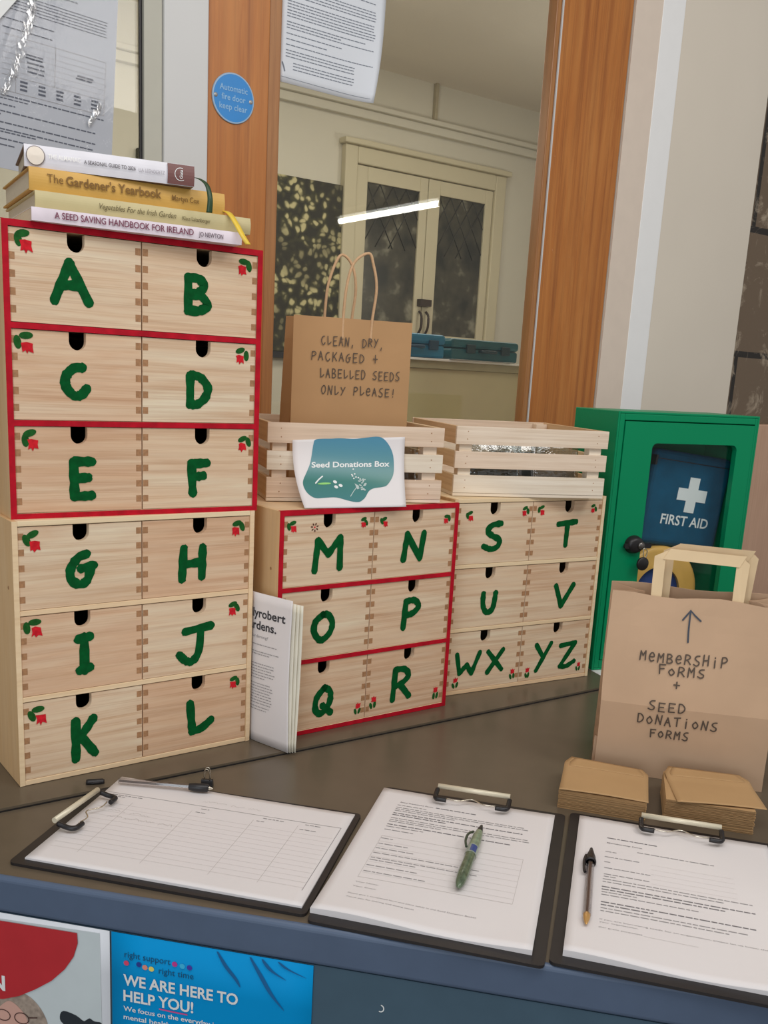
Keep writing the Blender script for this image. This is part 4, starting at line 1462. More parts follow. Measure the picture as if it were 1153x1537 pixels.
# flat folded handles, one glued to the front panel and one to the back
for k, (yy, dx, dz, side) in enumerate(((0.0128, 0.0, 0.0, 0), (0.0455, 0.012, 0.006, 1))):
    m = MB()
    xa, xb, wd = 0.0495+dx, 0.1490+dx, 0.0132
    zt = 0.3060+dz
    y_ = lambda z: yy+0.010*max(0, (z-h2)/0.06)*(1 if side == 0 else -1)
    th = 0.0010
    m.prism([(xa, h2-0.03), (xa+wd, h2-0.03), (xa+wd-0.0005, zt-wd-0.001), (xa-0.0015+wd*1.45, zt-0.001), (xa-0.001, zt-wd*0.85)], lambda a, b, d: (a, y_(b)+d, b), 0, th)
    m.prism([(xb, h2-0.03), (xb+wd, h2-0.03), (xb+wd+0.003, zt-wd*0.9), (xb+wd*0.5, zt-0.0035), (xb+0.0005, zt-wd-0.002)], lambda a, b, d: (a, y_(b)+d, b), 0, th)
    m.prism([(xa+wd*0.75, zt-wd-0.0005), (xb+wd*0.3, zt-wd-0.003), (xb+wd*0.85, zt-0.002), (xa+wd*1.35, zt)], lambda a, b, d: (a, y_(b)-0.0012+d, b), 0, th)
    m.build('flat_handle', M_STRAP, b2, 0.0003)

# ------------------------------------------------------------------ stacks of brown envelopes


def envelopes(label, loc, rotz, w, dp, h, n, top_yaw, top_off, rnd):
    t = thing('envelope_stack', label, 'stack of envelopes', loc, rotz, 'stacks of small brown envelopes')
    m = MB()
    th = h/n
    def outl(j):
        r = rnd.uniform
        f_ = r(-.0007, .0007)
        return [(0+j, f_), (w+j, f_), (w+j, dp*0.86), (w-0.010+j, dp), (w*0.62+j, dp-0.001), (0.012+j, dp+0.001), (j, dp*0.86)]
    for k in range(n):
        bend = 0.0
        m.prism(outl(rnd.uniform(-0.0007, 0.0007)), lambda a, b, d: (a, b, d+0.0035*max(0, (b/dp-0.72))*(k/n)*(2.2 if a < w*0.35 else 0.9)), k*th, k*th+th*0.42)
    m.build('pile', M_ENV, t, kind='stuff')
    top = MB()
    R = Matrix.Translation((w/2+top_off[0], dp/2+top_off[1], 0)) @ Matrix.Rotation(top_yaw, 4, 'Z')
    ww, hh = w*1.02, dp*1.0
    def sh(u, v, lift):
        x = (u-0.5)*ww*(1-0.14*max(0, (v-0.84)/0.16))
        y = (v-0.5)*hh
        z = h+0.0006+0.0042*max(0, v-0.66)/0.34*(1.3-0.9*u)+0.0012*math.sin(3.1*u)*(1-v)+0.0008*math.sin(math.pi*4*max(0, v-0.6))
        return R @ Vector((x, y, z+lift))
    top.grid(lambda u, v: sh(u, v, 0.0006), 16, 20, fn2=lambda u, v: sh(u, v, 0.0))
    e = top.build('envelope', M_ENV, t)
    f = MB()
    f.grid(lambda u, v: sh(0.06+0.88*u, 0.74+0.245*v, 0.0010), 14, 8, fn2=lambda u, v: sh(0.06+0.88*u, 0.74+0.245*v, 0.0006))
    f.build('flap', M_ENV, e)
    return t


envelopes('lower stack of brown envelopes beside the middle clipboard, left of the other stack', (0.5455, -0.3570, -0.0038), -0.905, 0.1030, 0.100, 0.0237, 40, 0.02, (0.0, 0.0), random.Random(4))
envelopes('taller stack of brown envelopes behind the right clipboard with a skewed top envelope', (0.6317, -0.4482, -0.0038), -0.8600, 0.1010, 0.098, 0.0292, 48, 0.14, (0.006, 0.001), random.Random(9))

# ------------------------------------------------------------------ clipboards, forms and pens
ZC = -0.0038


def clip_part(parent, p0, p1, inward, z):
    """wire clip: steel bar between two bent arms with black rubber feet"""
    p0, p1, inw = Vector((*p0, z)), Vector((*p1, z)), Vector((*inward, 0))
    ax = (p1-p0).normalized()
    MB().tube([p0+Vector((0, 0, 0.006)), p1+Vector((0, 0, 0.006))], 0.0032, 12).build('clip_bar', M_STEELW, parent)
    w = MB()
    mid = (p0+p1)/2
    a, b = p0+ax*0.014+inw*0.020, p1-ax*0.014+inw*0.020
    w.tube(smooth([a, a+ax*0.015+inw*0.0015, mid+inw*0.012, b-ax*0.015+inw*0.0015, b], 5), 0.0008, 6)
    w.build('clip_wire', M_STEEL, parent)
    for (q, s) in ((p0, 1), (p1, -1)):
        m = MB()
        pts = [q+Vector((0, 0, 0.003))+inw*0.004, q+Vector((0, 0, 0.001))+inw*0.012, q+inw*0.0185, q+inw*0.0235+ax*s*0.002, q+inw*0.0245+ax*s*0.006, q+inw*0.0245+ax*s*0.0145]
        m.tube(smooth(pts, 4), 0.0029, 10)
        m.build('rubber_foot', M_BLACK, parent)


def board(label, org, a, x0, x1, y0, y1, c0, c1, inward):
    t = thing('clipboard', label, 'clipboard', (org[0], org[1], ZC), a, 'black clipboards on the counter')
    MB().prism(rrect(x0, x1, y0, y1, 0.006, 4), lambda p, q, d: (p, q, d), 0.0, 0.0030).build('board', M_BOARD, t, 0.0008)
    clip_part(t, c0, c1, inward, 0.0118)
    return t


def forms(label, org, a, w, h, zfn, printfn):
    t = thing('form_sheets', label, 'paper', (org[0], org[1], ZC), a, 'forms on the clipboards')
    top = lambda u, v, l=0.0: (u*w, v*h, 0.0032+zfn(u, v)+l)
    MB().grid(lambda u, v: top(u, v), 24, 24, fn2=lambda u, v: (u*w, v*h, 0.0031)).build('sheets', M_PAPER, t)
    fn = lambda x, y, l=0.0: top(x/w, y/h, 0.0003+l)
    printfn(t, fn)
    return t


PA = ((-0.0435, -0.1784), -0.8418)
PB = ((0.1570, -0.4102), -0.8661)
PC = ((0.3170, -0.5848), -0.8726)
board('left clipboard lying sideways with the sign-out table, clip towards the left', *PA, -0.013, 0.3035, -0.0100, 0.2160, (-0.0022, 0.0602), (0.0027, 0.1455), (1, 0))
board('middle clipboard with the printed donation form and green pen', *PB, 0.0008, 0.2222, -0.0135, 0.3060, (0.0673, 0.2995), (0.1553, 0.2995), (0, -1))
board('right clipboard with the membership form and clear ballpoint pen', *PC, -0.0112, 0.2180, -0.0135, 0.3060, (0.0700, 0.2970), (0.1590, 0.2970), (0, -1))


def print_a(t, fn):
    f = lambda x, y: fn(x, y)
    g = MB()
    rule_into(g, f, 0.004, 0.1680, 0.2906, 0.1705, 0.0006, 0, 24)
    rule_into(g, f, 0.2906, 0.1705, 0.2883, 0.0279, 0.0007, 0, 16)
    g.build('table_border', M_PRINT, t)
    g = MB()
    for (xa, ya, xb, yb) in ((.117, .1544, .1155, .0248), (.1911, .1566, .1893, .0262), (.243, .161, .2414, .0278), (.045, .150, .044, .026)):
        rule_into(g, f, xa, ya, xb, yb, 0.0004, 0, 16)
    for k in range(12):
        y = 0.142-k*0.0100
        rule_into(g, f, 0.01, y-0.001, 0.288, y+0.001, 0.00025, 0, 24)
    g.build('table_lines', M_PRINTL, t)
    g = MB()
    rr_ = random.Random(2)
    for (x, y, x1) in ((.012, .163, .05), (.014, .159, .03), (.122, .152, .136), (.195, .155, .204), (.247, .152, .266), (.125, .1615, .135), (.20, .1635, .225), (.25, .1645, .270)):
        dash_into(g, f, x, x1, y, 0.0013, 0, rnd=rr_, wmin=.003, wmax=.007)
    g.build('small_print', M_PRINT, t)
    g = MB()
    fh = lambda a, b, h=0.0: fn(a, b, h)
    for (x0, x1, y, hh) in ((.1197, .148, .1800, .004), (.155, .170, .1800, .004), (.176, .190, .1805, .004), (.028, .048, .1235, .004), (.055, .078, .122, .005), (.034, .050, .109, .006), (.054, .090, .108, .007), (.096, .112, .108, .006)):
        x = x0
        pts = [(x0, y)]
        while x < x1:
            x += rr_.uniform(.001, .0024)
            pts.append((x, y+rr_.uniform(0, hh)))
        stroke_into(g, fh, pts, 0.0004)
    g.build('pencil_notes', M_PRINTL, t)


def print_b(t, fn):
    f = lambda x, y: fn(x, y)
    r_ = random.Random(8)
    g = MB()
    text_into(g, 'Seed Donations Form', f, .0286, .2625, width=.040, height=.0021, bold=.02)
    dash_into(g, f, .072, .120, .2628, .0016, 0, rnd=r_)
    for (y, x1, x0) in ((.2320, .178, .0270), (.2270, .090, .0270), (.2015, .170, .0270)):
        dash_into(g, f, x0, x1, y, .0017, 0, rnd=r_)
    g.build('bold_print', M_PRINTB, t)
    g = MB()
    for (y, x1) in ((.2545, .062), (.2480, .178), (.2435, .186), (.2390, .100), (.2190, .186), (.2140, .187), (.2095, .090), (.1960, .070), (.1880, .060)):
        dash_into(g, f, .0270, x1, y, .0013, 0, rnd=r_)
    for (y, x1) in ((.1660, .042), (.1530, .062), (.1420, .070), (.1310, .145), (.1200, .142), (.1150, .078), (.1030, .085), (.0900, .095)):
        dash_into(g, f, .0285, x1, y, .0013, 0, rnd=r_)
    text_into(g, 'Your Name:', f, .0267, .0650, width=.024, height=.0022)
    text_into(g, 'Your Email:', f, .0264, .0555, width=.024, height=.0022)
    text_into(g, 'Please give a completed form and place safely in the Seed Donation Basket', f, .0259, .0400, width=.1275, height=.0021)
    text_into(g, 'Thank you for sharing and saving seeds', f, .0261, .0322, width=.068, height=.0021)
    g.build('small_print', M_PRINT, t)
    g = MB()
    for (xa, ya, xb, yb) in ((.0281, .172, .0264, .0765), (.0281, .172, .1847, .1735), (.1847, .1735, .1836, .0785), (.0264, .0765, .1836, .0785)):
        rule_into(g, f, xa, ya, xb, yb, .0004, 0, 16)
    for k in range(7):
        rule_into(g, f, .028, .159-k*.012, .184, .160-k*.012, .00025, 0, 16)
    g.build('table_lines', M_PRINTL, t)


def print_c(t, fn):
    f = lambda x, y: fn(x, y)
    r_ = random.Random(15)
    g = MB()
    dash_into(g, f, .0332, .0877, .2475, .0017, 0, rnd=r_)
    text_into(g, 'Membership Form', f, .0334, .2350, width=.038, height=.0022, bold=.02)
    for (y, x1) in ((.1340, .181), (.1285, .150), (.1030, .176), (.0975, .082)):
        dash_into(g, f, .0305, x1, y, .0017, 0, rnd=r_)
    g.build('bold_print', M_PRINTB, t)
    g = MB()
    for (y, x0, x1) in ((.2235, .0661, .1489), (.2135, .032, .044), (.2010, .0315, .068), (.1890, .0315, .040), (.1755, .0318, .082), (.1615, .0318, .078), (.1565, .0318, .044),
                        (.1505, .031, .178), (.1450, .031, .150), (.1235, .0305, .066), (.1180, .0305, .125), (.0915, .0305, .170), (.0860, .0305, .150)):
        dash_into(g, f, x0, x1, y, .0013, 0, rnd=r_)
    text_into(g, 'If you are borrowing seeds for an organisation, please let us know the name of', f, .0304, .0690, width=.172, height=.0021)
    text_into(g, 'your organisation.', f, .0302, .0637, width=.036, height=.0021)
    text_into(g, '(for grant purposes)', f, .0297, .0537, width=.040, height=.0021)
    g.build('small_print', M_PRINT, t)
    g = MB()
    for k in range(5):
        rule_into(g, f, .080, .200-k*.0105, .165, .201-k*.0105, .00025, 0, 12)
    rule_into(g, f, .071, .053, .120, .053, .0003, 0, 8)
    g.build('table_lines', M_PRINTL, t)


wave = lambda u, v, s: 0.0016+0.0046*max(0, (0.30-v)/0.30)**1.5*(0.5+0.5*math.sin(6.5*u+s))+0.0006*math.sin(4*u+2*v)
forms('sign-out table sheets lying sideways on the left clipboard', *PA, 0.297, 0.210, lambda u, v: 0.0018+0.0008*math.sin(3*u+2*v)+0.003*max(0, v-0.8)/0.2*max(0, 0.45-u), print_a)
forms('printed seed donations form on the middle clipboard', *PB, 0.210, 0.297, lambda u, v: wave(u, v, 0.6), print_b)
forms('membership form on the right clipboard', *PC, 0.210, 0.297, lambda u, v: wave(u, v, 1.2), print_c)


def at(P, x, y, z):
    (px, py), a = P
    return (px+x*math.cos(a)-y*math.sin(a), py+x*math.sin(a)+y*math.cos(a), ZC+z)


def pen_frame(name, label, P, p0, p1, z, grp=None):
    """Empty at p0 whose x axis runs along the pen to p1"""
    A_, B_ = Vector(at(P, *p0, z)), Vector(at(P, *p1, z))
    dv = B_-A_
    t = thing(name, label, 'pen', A_, math.atan2(dv.y, dv.x), grp)
    return t, dv.length


ax_ = lambda x, y, h: (h, x, y)
t, L = pen_frame('gripper_pen', 'stubby translucent green pen lying on the middle form', PB, (0.1322, 0.2230), (0.1290, 0.0790), 0.0118)
MB().lathe([(0.0, 0.0), (0.0015, 0.0005), (0.0030, 0.010), (0.0042, 0.018)], ax_, 20).build('tip', M_BLACK, t)
MB().lathe([(0.0042, 0.018), (0.0055, 0.030), (0.0062, 0.045), (0.0062, 0.058)], ax_, 20).build('upper_barrel', flat('pale_green_plastic', lin(136, 150, 124), 0.2, var=0.2, vscale=160), t)
MB().lathe([(0.0064, 0.058), (0.0064, 0.076)], ax_, 20).build('label_band', flat('pale_band', lin(150, 162, 150), 0.3), t)
MB().grid(lambda u, v: (0.060+0.014*v, 0.0066*math.sin(-0.2+1.1*u), 0.0066*math.cos(-0.2+1.1*u)), 8, 2).build('blue_badge', flat('blue_badge', lin(58, 78, 140), 0.3), t)
MB().lathe([(0.0062, 0.076), (0.0058, 0.090), (0.0062, 0.105), (0.0060, 0.120), (0.0048, 0.134), (0.0025, L-0.002), (0.0, L)], ax_, 20).build('lower_barrel', flat('dark_green_plastic', lin(92, 108, 84), 0.15, var=0.4, vscale=140), t)
MB().tube(smooth([(0.022, -0.006, 0.002), (0.034, -0.0098, 0.004), (0.050, -0.0098, 0.004), (0.060, -0.0070, 0.002)], 4), 0.0014, 8).build('pocket_clip', flat('dark_clip', lin(64, 76, 60), 0.3), t)

t, L = pen_frame('ballpoint_pen', 'clear ballpoint pen with black cap lying on the membership form', PC, (0.0168, 0.2060), (0.0180, 0.0480), 0.0102)
MB().lathe([(0.0, 0.0), (0.0016, 0.001), (0.0034, 0.012), (0.0052, 0.022), (0.0056, 0.030), (0.0060, 0.0305), (0.0060, 0.033), (0.0046, 0.0335)], ax_, 20).build('cap', M_BLACK, t)
MB().tube(smooth([(0.020, -0.0050, 0.001), (0.034, -0.0066, 0.001), (0.052, -0.0058, 0.0005), (0.056, -0.0046, 0.0)], 4), 0.0016, 8).build('pocket_clip', M_BLACK, t)
MB().lathe([(0.0042, 0.0335), (0.0042, L-0.018), (0.0034, L-0.014)], ax_, 6, 0, False).build('barrel', M_CLEARPEN, t)
MB().lathe([(0.0013, 0.034), (0.0013, L-0.014)], ax_, 12).build('ink_tube', flat('black_ink_tube', lin(72, 48, 48), 0.3), t)
MB().lathe([(0.0036, L-0.018), (0.0034, L-0.012), (0.0016, L-0.003), (0.0006, L-0.0005), (0.0, L)], ax_, 16).build('tip', flat('brass_tip', lin(206, 160, 96), 0.3, metal=0.4), t)

t, L = pen_frame('ballpoint_pen', 'clear ballpoint pen with dark end lying across the top of the left clipboard', PA, (0.0060, 0.1880), (0.1210, 0.2050), 0.0118)
MB().lathe([(0.0, 0.0), (0.0030, 0.001), (0.0038, 0.004), (0.0038, 0.088)], ax_, 8, 0, False).build('barrel', M_CLEARPEN, t)
MB().lathe([(0.0013, 0.002), (0.0013, 0.088)], ax_, 12).build('ink_tube', flat('grey_ink_tube', lin(120, 108, 100), 0.3), t)
MB().lathe([(0.0042, 0.088), (0.0052, 0.096), (0.0050, L-0.006), (0.0030, L-0.004)], ax_, 18).build('grip', M_BLACK, t)
MB().lathe([(0.0026, L-0.004), (0.0012, L), (0.0, L+0.001)], ax_, 12).build('tip', M_STEEL, t)

t, L = pen_frame('marker_pen', 'black pen poking out behind the top left corner of the left clipboard', PA, (-0.034, 0.1830), (-0.0145, 0.1930), 0.0052)
MB().lathe([(0.0, 0.0), (0.0036, 0.0005), (0.0042, 0.003), (0.0042, L-0.002), (0.0030, L), (0.0, L)], ax_, 16).build('barrel', M_BLACK, t)
MB().tube([(0.002, -0.0048, 0.001), (L-0.004, -0.0050, 0.001)], 0.0010, 6).build('pocket_clip', M_BLACK, t)

t = thing('binder_clip', 'small black binder clip standing on the counter behind the left clipboard', 'clip', at(PA, 0.104, 0.2300, 0.0), PA[1]+0.2)
MB().prism([(-0.006, 0.0), (0.006, 0.0), (0.0022, 0.011), (-0.0022, 0.011)], lambda a, b, d: (d, a, b), -0.007, 0.007).build('clip_body', M_BLACK, t, 0.0008)
for s in (-1, 1):
    MB().tube(smooth([(-0.0035, s*0.002, 0.010), (-0.0028, s*0.003, 0.022), (0.0, s*0.0034, 0.025), (0.0028, s*0.003, 0.022), (0.0035, s*0.002, 0.010)], 4), 0.0006, 6).build('wire_handle', M_STEEL, t)

# ------------------------------------------------------------------ posters on the counter front


def poster(name, label, x0, w, h, zt, mat):
    loc = E0+EE*x0+Vector((0, 0, zt))
    t = thing(name, label, 'poster', loc, A_F)
    MB().grid(lambda u, v: (u*w, -0.0001-0.0006*math.sin(math.pi*v)*math.sin(math.pi*u), -h+v*h), 6, 6,
              fn2=lambda u, v: (u*w, 0.0003, -h+v*h)).build('sheet', mat, t)
    return t, (lambda x, z, l=0.0: (x-x0, -0.0012-l, z-zt))


M_PB = flat('blue_poster', lin(0, 148, 214), 0.6, spec=0.12, var=0.05, vscale=6)
t, fn = poster('poster', 'blue poster WE ARE HERE TO HELP YOU on the counter front', 0.1190, 0.2050, 0.29, -0.0440, M_PB)
m = MB()
text_into(m, 'WE ARE HERE TO', fn, 0.1317, -0.0998, width=0.1190, height=0.0118, bold=0.025)
text_into(m, 'HELP YOU!', fn, 0.1317, -0.1175, width=0.0735, height=0.0118, bold=0.025)
text_into(m, 'We focus on the everyday issues', fn, 0.1317, -0.1290, width=0.1130, height=0.0054, bold=0.015)
text_into(m, 'mental health and', fn, 0.1317, -0.1385, width=0.0650, height=0.0054, bold=0.015)
m.build('lettering', M_WHITE, t)
m = MB()
text_into(m, 'right support', fn, 0.1330, -0.0690, width=0.0480, height=0.0070)
text_into(m, 'right time', fn, 0.1690, -0.0805, width=0.0360, height=0.0068)
m.build('logo_lettering', flat('deep_teal_print', lin(8, 84, 124), 0.5), t)
cols = [lin(226, 74, 110), lin(34, 60, 150), lin(236, 150, 130), lin(240, 222, 110), lin(200, 60, 150), lin(60, 190, 236), lin(70, 60, 170)]
for c, (x, z) in zip(cols, ((.1350, -.0752), (.1482, -.0745), (.1546, -.0765), (.1613, -.0770), (.1855, -.0672), (.1934, -.0680), (.2008, -.0683))):
    m = MB()
    m.add(*fan([fn(*p) for p in ring2(x, z, 0.0028, 0.0028, 16)]))
    m.build('logo_dot', flat('dot_colour', c, 0.5, var=0.02), t)
m = MB()
stroke_into(m, lambda a, b, h=0.0: fn(a, b, h), [(0.1700, -0.1200), (0.185, -0.1206), (0.1985, -0.1208)], 0.0016)
m.build('underline', flat('pink_line', lin(214, 84, 150), 0.5), t)
m = MB()
for pts in ([(.229, -.0455), (.238, -.060), (.248, -.072), (.2525, -.080)], [(.262, -.0455), (.272, -.062), (.284, -.082), (.297, -.097)], [(.274, -.0455), (.283, -.056), (.298, -.064)], [(.290, -.0455), (.300, -.052), (.318, -.058)]):
    q = smooth(pts, 5)
    n = len(q)
    vs = []
    for i, p in enumerate(q):
        w = 0.0024*math.sin(math.pi*(0.12+0.85*i/(n-1)))
        vs += [fn(p[0]-w, p[1]), fn(p[0]+w, p[1])]
    m.add(vs, [(2*i, 2*i+1, 2*i+3, 2*i+2) for i in range(n-1)])
m.build('plant_drawing', flat('dark_blue_leaf', lin(14, 100, 158), 0.5), t)

t, fn = poster('poster', 'white poster with red shape and printed portrait at the left of the counter front', -0.0950, 0.2120, 0.29, -0.0438, M_PAPERB)
m = MB()
blob_into(m, lambda a, b: fn(a, b, -0.0002), [(-0.09, -.052), (.1070, -.0475), (.1095, -.33), (-0.09, -.33)], 0, 1)
m.build('photo_background', flat('pale_photo_wall', lin(206, 216, 218), 0.6, var=0.03), t)
m = MB()
red_ = [(-0.09, -.0525), (.0832, -.0508), (.0838, -.062), (.079, -.078), (.069, -.094), (.054, -.110), (.036, -.123), (.018, -.134), (.0, -.141), (-.03, -.147), (-.09, -.149)]
blob_into(m, lambda a, b: fn(a, b, 0.0009), red_, 0, 1)
m.build('red_shape', flat('poster_red', lin(190, 44, 52), 0.4, var=0.04), t)
m = MB()
text_into(m, 'N', lambda a, b: fn(a, b, 0.0013), 0.0025, -0.1305, height=0.0165, bold=0.03, align='R')
m.build('lettering', M_WHITE, t)
m = MB()
fh = lambda a, b: fn(a, b, 0.0001)
blob_into(m, fh, smooth([(-.03, -.20), (-.026, -.150), (-.008, -.136), (.012, -.130), (.030, -.134), (.044, -.150), (.050, -.172), (.052, -.22), (.030, -.25)], 4, True), 0)
m.build('portrait_hair', flat('grey_blond_print', lin(164, 148, 134), 0.6, var=0.3, vscale=160), t)
m = MB()
blob_into(m, lambda a, b: fn(a, b, 0.0004), smooth([(.007, -.1425), (.016, -.1475), (.0245, -.158), (.0265, -.172), (.020, -.19), (.008, -.20), (-.004, -.19), (-.0105, -.172), (-.008, -.156), (.0, -.146)], 4, True), 0)
m.build('portrait_face', flat('skin_print', lin(214, 168, 152), 0.6), t)
m = MB()
for cx in (-0.0015, 0.0195):
    r0 = ring2(cx, -0.1600, 0.0085, 0.0068, 20)
    r1 = ring2(cx, -0.1600, 0.0075, 0.0058, 20)
    m.add([fn(*p, 0.0008) for p in r0]+[fn(*p, 0.0008) for p in r1], [(i, (i+1) % 20, 20+(i+1) % 20, 20+i) for i in range(20)])
rule_into(m, lambda a, b: fn(a, b, 0.0008), 0.027, -0.158, 0.037, -0.156, 0.0012, 0, 3)
m.build('portrait_glasses', flat('brown_frames_print', lin(78, 50, 46), 0.5), t)
m = MB()
blob_into(m, fh, smooth([(.062, -.150), (.066, -.1425), (.080, -.1450), (.0885, -.150), (.0945, -.1455), (.100, -.148), (.108, -.149), (.108, -.165), (.090, -.17), (.066, -.158)], 3, True), 0)
m.build('portrait_cap', flat('dark_cap_print', lin(34, 42, 50), 0.6), t)
# small scuff on the counter front
sf = thing('sticker_scrap', 'tiny curved white scuff of sticker on the counter front below the middle clipboard', 'scrap', E0+EE*0.3900+NN*0.0014+Vector((0, 0, -0.0776)), A_F)
m = MB()
stroke_into(m, lambda a, b, h=0.0: (a, -0.0004-h, b), arc(0, 0, 0.003, 0.0035, -110, 80, 10), 0.0011)
m.build('scrap', M_WHITE, sf)

# ------------------------------------------------------------------ notices and door disc on the window wall
t = thing('notice', 'large laminated notice with a printed timetable on the left window above the books', 'notice', (0.115, YW+0.0125, 0.766), rot=(0, 0.055, 0))
NWd, NH = 0.34, 0.48
nx0 = -0.175
MB().box(nx0, nx0+NWd, 0, 0.0008, 0, NH).build('sheet', flat('laminated_grey_paper', lin(180, 184, 192), 0.6, var=0.02), t)
fnn = lambda x, y, l=0.0: (x, -0.0004-l, y+0.021)
m = MB()
r_ = random.Random(6)
rows = [(.245, .02, .070, 2), (.225, .0, .105, 2), (.2115, -.06, .150, 1), (.2075, -.06, .150, 1), (.2035, -.06, .150, 1), (.1995, -.06, .150, 1), (.1955, -.06, .148, 1), (.1915, -.06, .150, 1),
        (.178, -.04, .075, 2), (.166, .0, .07, 2), (.0765, -.05, .150, 2), (.0725, -.05, .04, 1), (.0640, -.05, .02, 3), (.055, -.06, .140, 2), (.0505, -.06, -.0, 2), (.0400, -.06, .140, 2), (.031, -.06, .135, 2), (.0275, -.06, .05, 2), (.018, -.06, .12, 2), (.010, -.06, 0.02, 2)]
rows += [(.255+k*.008, -.05, .12+.02*(k % 3), 1) for k in range(0, 22)]
for (y, x0, x1, b_) in rows:
    dash_into(m, fnn, x0, x1, y, .0013+.0004*(b_ > 1), 0, rnd=r_, wmin=.004, wmax=.011, gap=.0014)
for x in (.026, .052, .078, .104, .130):
    for k in range(3):
        dash_into(m, fnn, x, x+.012, .099-k*.0052, .0028, 0, rnd=r_, wmin=.010, wmax=.011)
for (x, y) in ((.045, .133), (.045, .137), (.12, .128), (.047, .127), (.048, .121), (.048, .115), (.118, .124)):
    dash_into(m, fnn, x-.012, x+.012, y, .0025, 0, rnd=r_, wmin=.012, wmax=.02)
m.build('printed_text', flat('notice_print', lin(92, 96, 108), 0.8), t)
m = MB()
for (xa, ya, xb, yb) in ((.0, .158, .150, .158), (.0, .084, .150, .084), (.15, .084, .15, .158), (.075, .105, .075, .158), (.02, .084, .02, .158), (.0, .105, .15, .105), (-.02, .305, .15, .305), (.15, .305, .15, .4)):
    rule_into(m, fnn, xa, ya, xb, yb, .0006, 0, 4)
for k in range(6):
    rule_into(m, fnn, 0, .112+k*.0075, .15, .112+k*.0075, .0003, 0, 4)
m.build('timetable_grid', M_PRINT, t)


def crumpled():
    tt = NT('crumpled_laminate')
    tt.n.remove(tt.p)
    v = tt.coords((1, 1, 0.45), rand=False)
    n1 = tt.noise(v, 26, 5, 1.2, 0.65)
    bp_ = tt.node('ShaderNodeBump')
    bp_.inputs['Strength'].default_value = 0.08
    bp_.inputs['Distance'].default_value = 0.01
    tt.link(n1, bp_.inputs['Height'])
    g = tt.node('ShaderNodeBsdfGlossy')
    g.inputs['Roughness'].default_value = 0.06
    tt.link(bp_.outputs[0], g.inputs['Normal'])
    tr = tt.node('ShaderNodeBsdfTransparent')
    mx = tt.node('ShaderNodeMixShader')
    mx.inputs[0].default_value = 0.03
    tt.link(tr.outputs[0], mx.inputs[1])
    tt.link(g.outputs[0], mx.inputs[2])
    tt.link(mx.outputs[0], tt.n['Material Output'].inputs[0])
    return tt.m


# the loose laminate film stands off the sheet in a crease at the left
def film(u, v, l=0.0):
    x = nx0+u*NWd
    z = v*NH
    c = 0.046+(z-0.10)*0.28
    d_ = x-(c-0.060)
    return (x, -0.0010-0.0022*math.exp(-(d_/0.012)**2)-l, z)


MB().grid(lambda u, v: film(u, v), 60, 40).build('laminate_film', crumpled(), t)

def crinkle(path, width, seed):
    """crumpled ridge of the clear film: small facets at all angles"""
    r_ = random.Random(seed)
    pts = smooth(path, 8)
    m_ = MB()
    for (x, z, w) in pts:
        for _ in range(9):
            cx_, cz_ = x+r_.gauss(0, width*w*0.45), z+r_.uniform(-0.004, 0.004)
            s = r_.uniform(0.0012, 0.0042)
            q = []
            for k in range(3):
                an = r_.uniform(0, 6.28)
                q.append((cx_+0.6*s*math.cos(an), -0.0040-r_.uniform(0, 0.9)*s*0.55, cz_+1.5*s*math.sin(an)))
            m_.add(q, [(0, 1, 2)])
    return m_


M_FILM = clear('crumpled_film', (0.97, 0.97, 0.98, 1), 0.20, 1.5, 0.5)
crinkle([(.043, .285, 1), (.041, .255, 1), (.0394, .232, 1), (.038, .2144, 1), (.0348, .196, .9), (.0262, .1675, .8), (.0176, .139, .7), (.0107, .12, .7), (.001, .0995, .6)], 0.0075, 4).build('film_crease', M_FILM, t)
crinkle([(.143, .116, .5), (.1355, .105, .5), (.127, .089, .4)], 0.004, 9).build('film_crease', M_FILM, t)
m = MB()
m.add([(.040, -0.0046, .256), (-.040, -0.0046, .145), (-.10, -0.0046, .145), (-.10, -0.0046, .30), (.040, -0.0046, .30)], [(0, 1, 2, 3, 4)])
m.build('folded_corner', M_WHITE, t, label='white folded back corner of the film')

t = thing('notice', 'white printed A4 sheet with a curling corner stuck on the window above the small bag', 'notice', (0.5722, YW+0.0125, 0.9700), rot=(0, 0.012, 0))


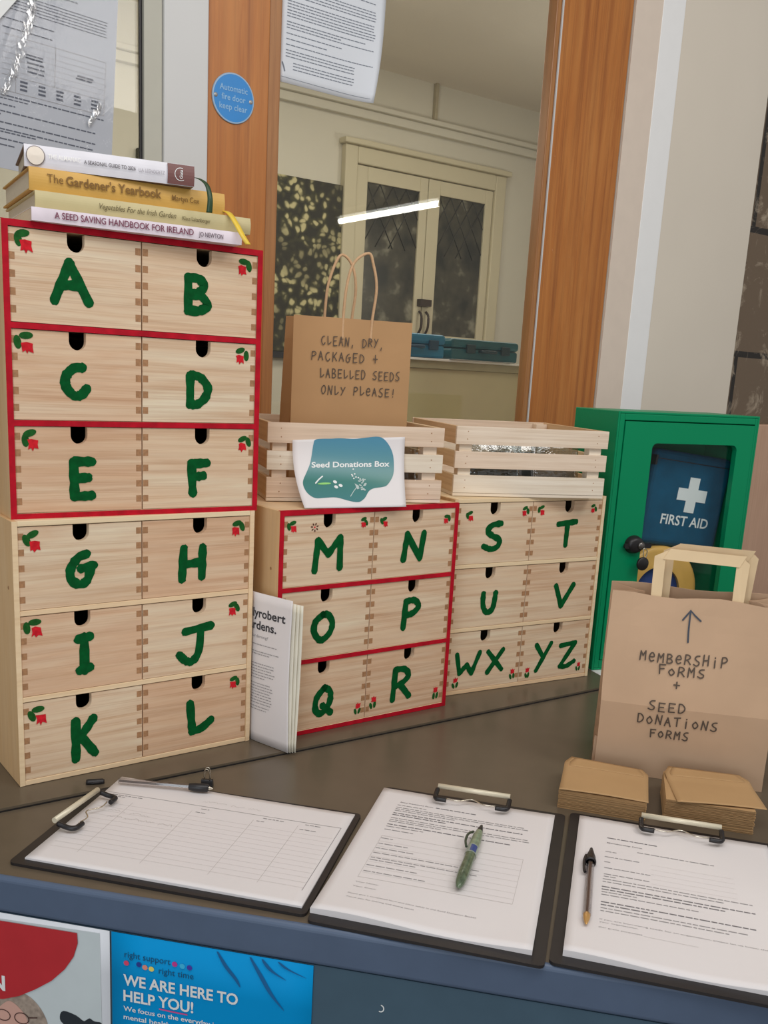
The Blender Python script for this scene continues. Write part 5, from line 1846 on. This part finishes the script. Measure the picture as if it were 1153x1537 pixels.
def curl(u, v, l=0.0):
    k = max(0, u-0.55)*max(0, 1-v/0.75)
    cur = 0.065*k*k
    return (u*0.2085-0.125*k*k, -0.0006-cur-0.004*math.sin(v*7)*max(0, u-0.5)-l, v*0.296)


MB().grid(lambda u, v: curl(u, v), 20, 20, fn2=lambda u, v: curl(u, v, -0.0003)).build('sheet', M_PAPERB, t)
m = MB()
cf = lambda x, y: curl(x/0.21, y/0.297, 0.0005)
r_ = random.Random(12)
y = 0.245
while y > 0.018:
    x1 = r_.choice([.19, .192, .188, .12, .17, .09]) if y > .05 else .15
    dash_into(m, cf, .010 if y > .035 else .025, x1, y, .0012, 0, rnd=r_, wmin=.004, wmax=.010, gap=.0012)
    y -= r_.choice([.0045, .0045, .0050, .0085])
stroke_into(m, lambda a, b, h=0.0: cf(a, b), [(.004, .030), (.007, .024), (.009, .018)], .0025)
rule_into(m, cf, .003, .0085, .197, .0065, .0006, 0, 20)
m.build('printed_text', flat('a4_print', lin(120, 126, 138), 0.8), t)

t = thing('door_disc', 'round blue disc Automatic fire door keep clear on the oak frame', 'sign', (0.4805, YW-0.0004, 0.9237))
m = MB()
m.lathe([(0.0, -0.0022), (0.0352, -0.0022)], lambda x, y, h: (x, h, y), 48, 0, False)
m.build('disc', M_SIGNB, t)
m = MB()
m.lathe([(0.0352, -0.0023), (0.0372, -0.0022), (0.0377, -0.0012), (0.0377, 0.0)], lambda x, y, h: (x, h, y), 48, 0, False)
m.build('rim', M_SIGNR, t)
m = MB()
fd = lambda a, b: (a, -0.0026, b)
text_into(m, 'Automatic', fd, 0, .0098, width=.0500, height=.0090, bold=.012, align='C')
text_into(m, 'fire door', fd, 0, -.0040, width=.0430, height=.0090, bold=.012, align='C')
text_into(m, 'keep clear', fd, 0, -.0178, width=.0500, height=.0090, bold=.012, align='C')
m.build('lettering', M_SIGNT, t)
for x in (-0.0315, 0.0315):
    MB().lathe([(0.0, -0.0036), (0.0022, -0.0034), (0.0034, -0.0024)], lambda a, b, h: (x+a, h, b), 16).build('screw', flat('screw_steel', lin(170, 168, 164), 0.4, metal=0.5), t)
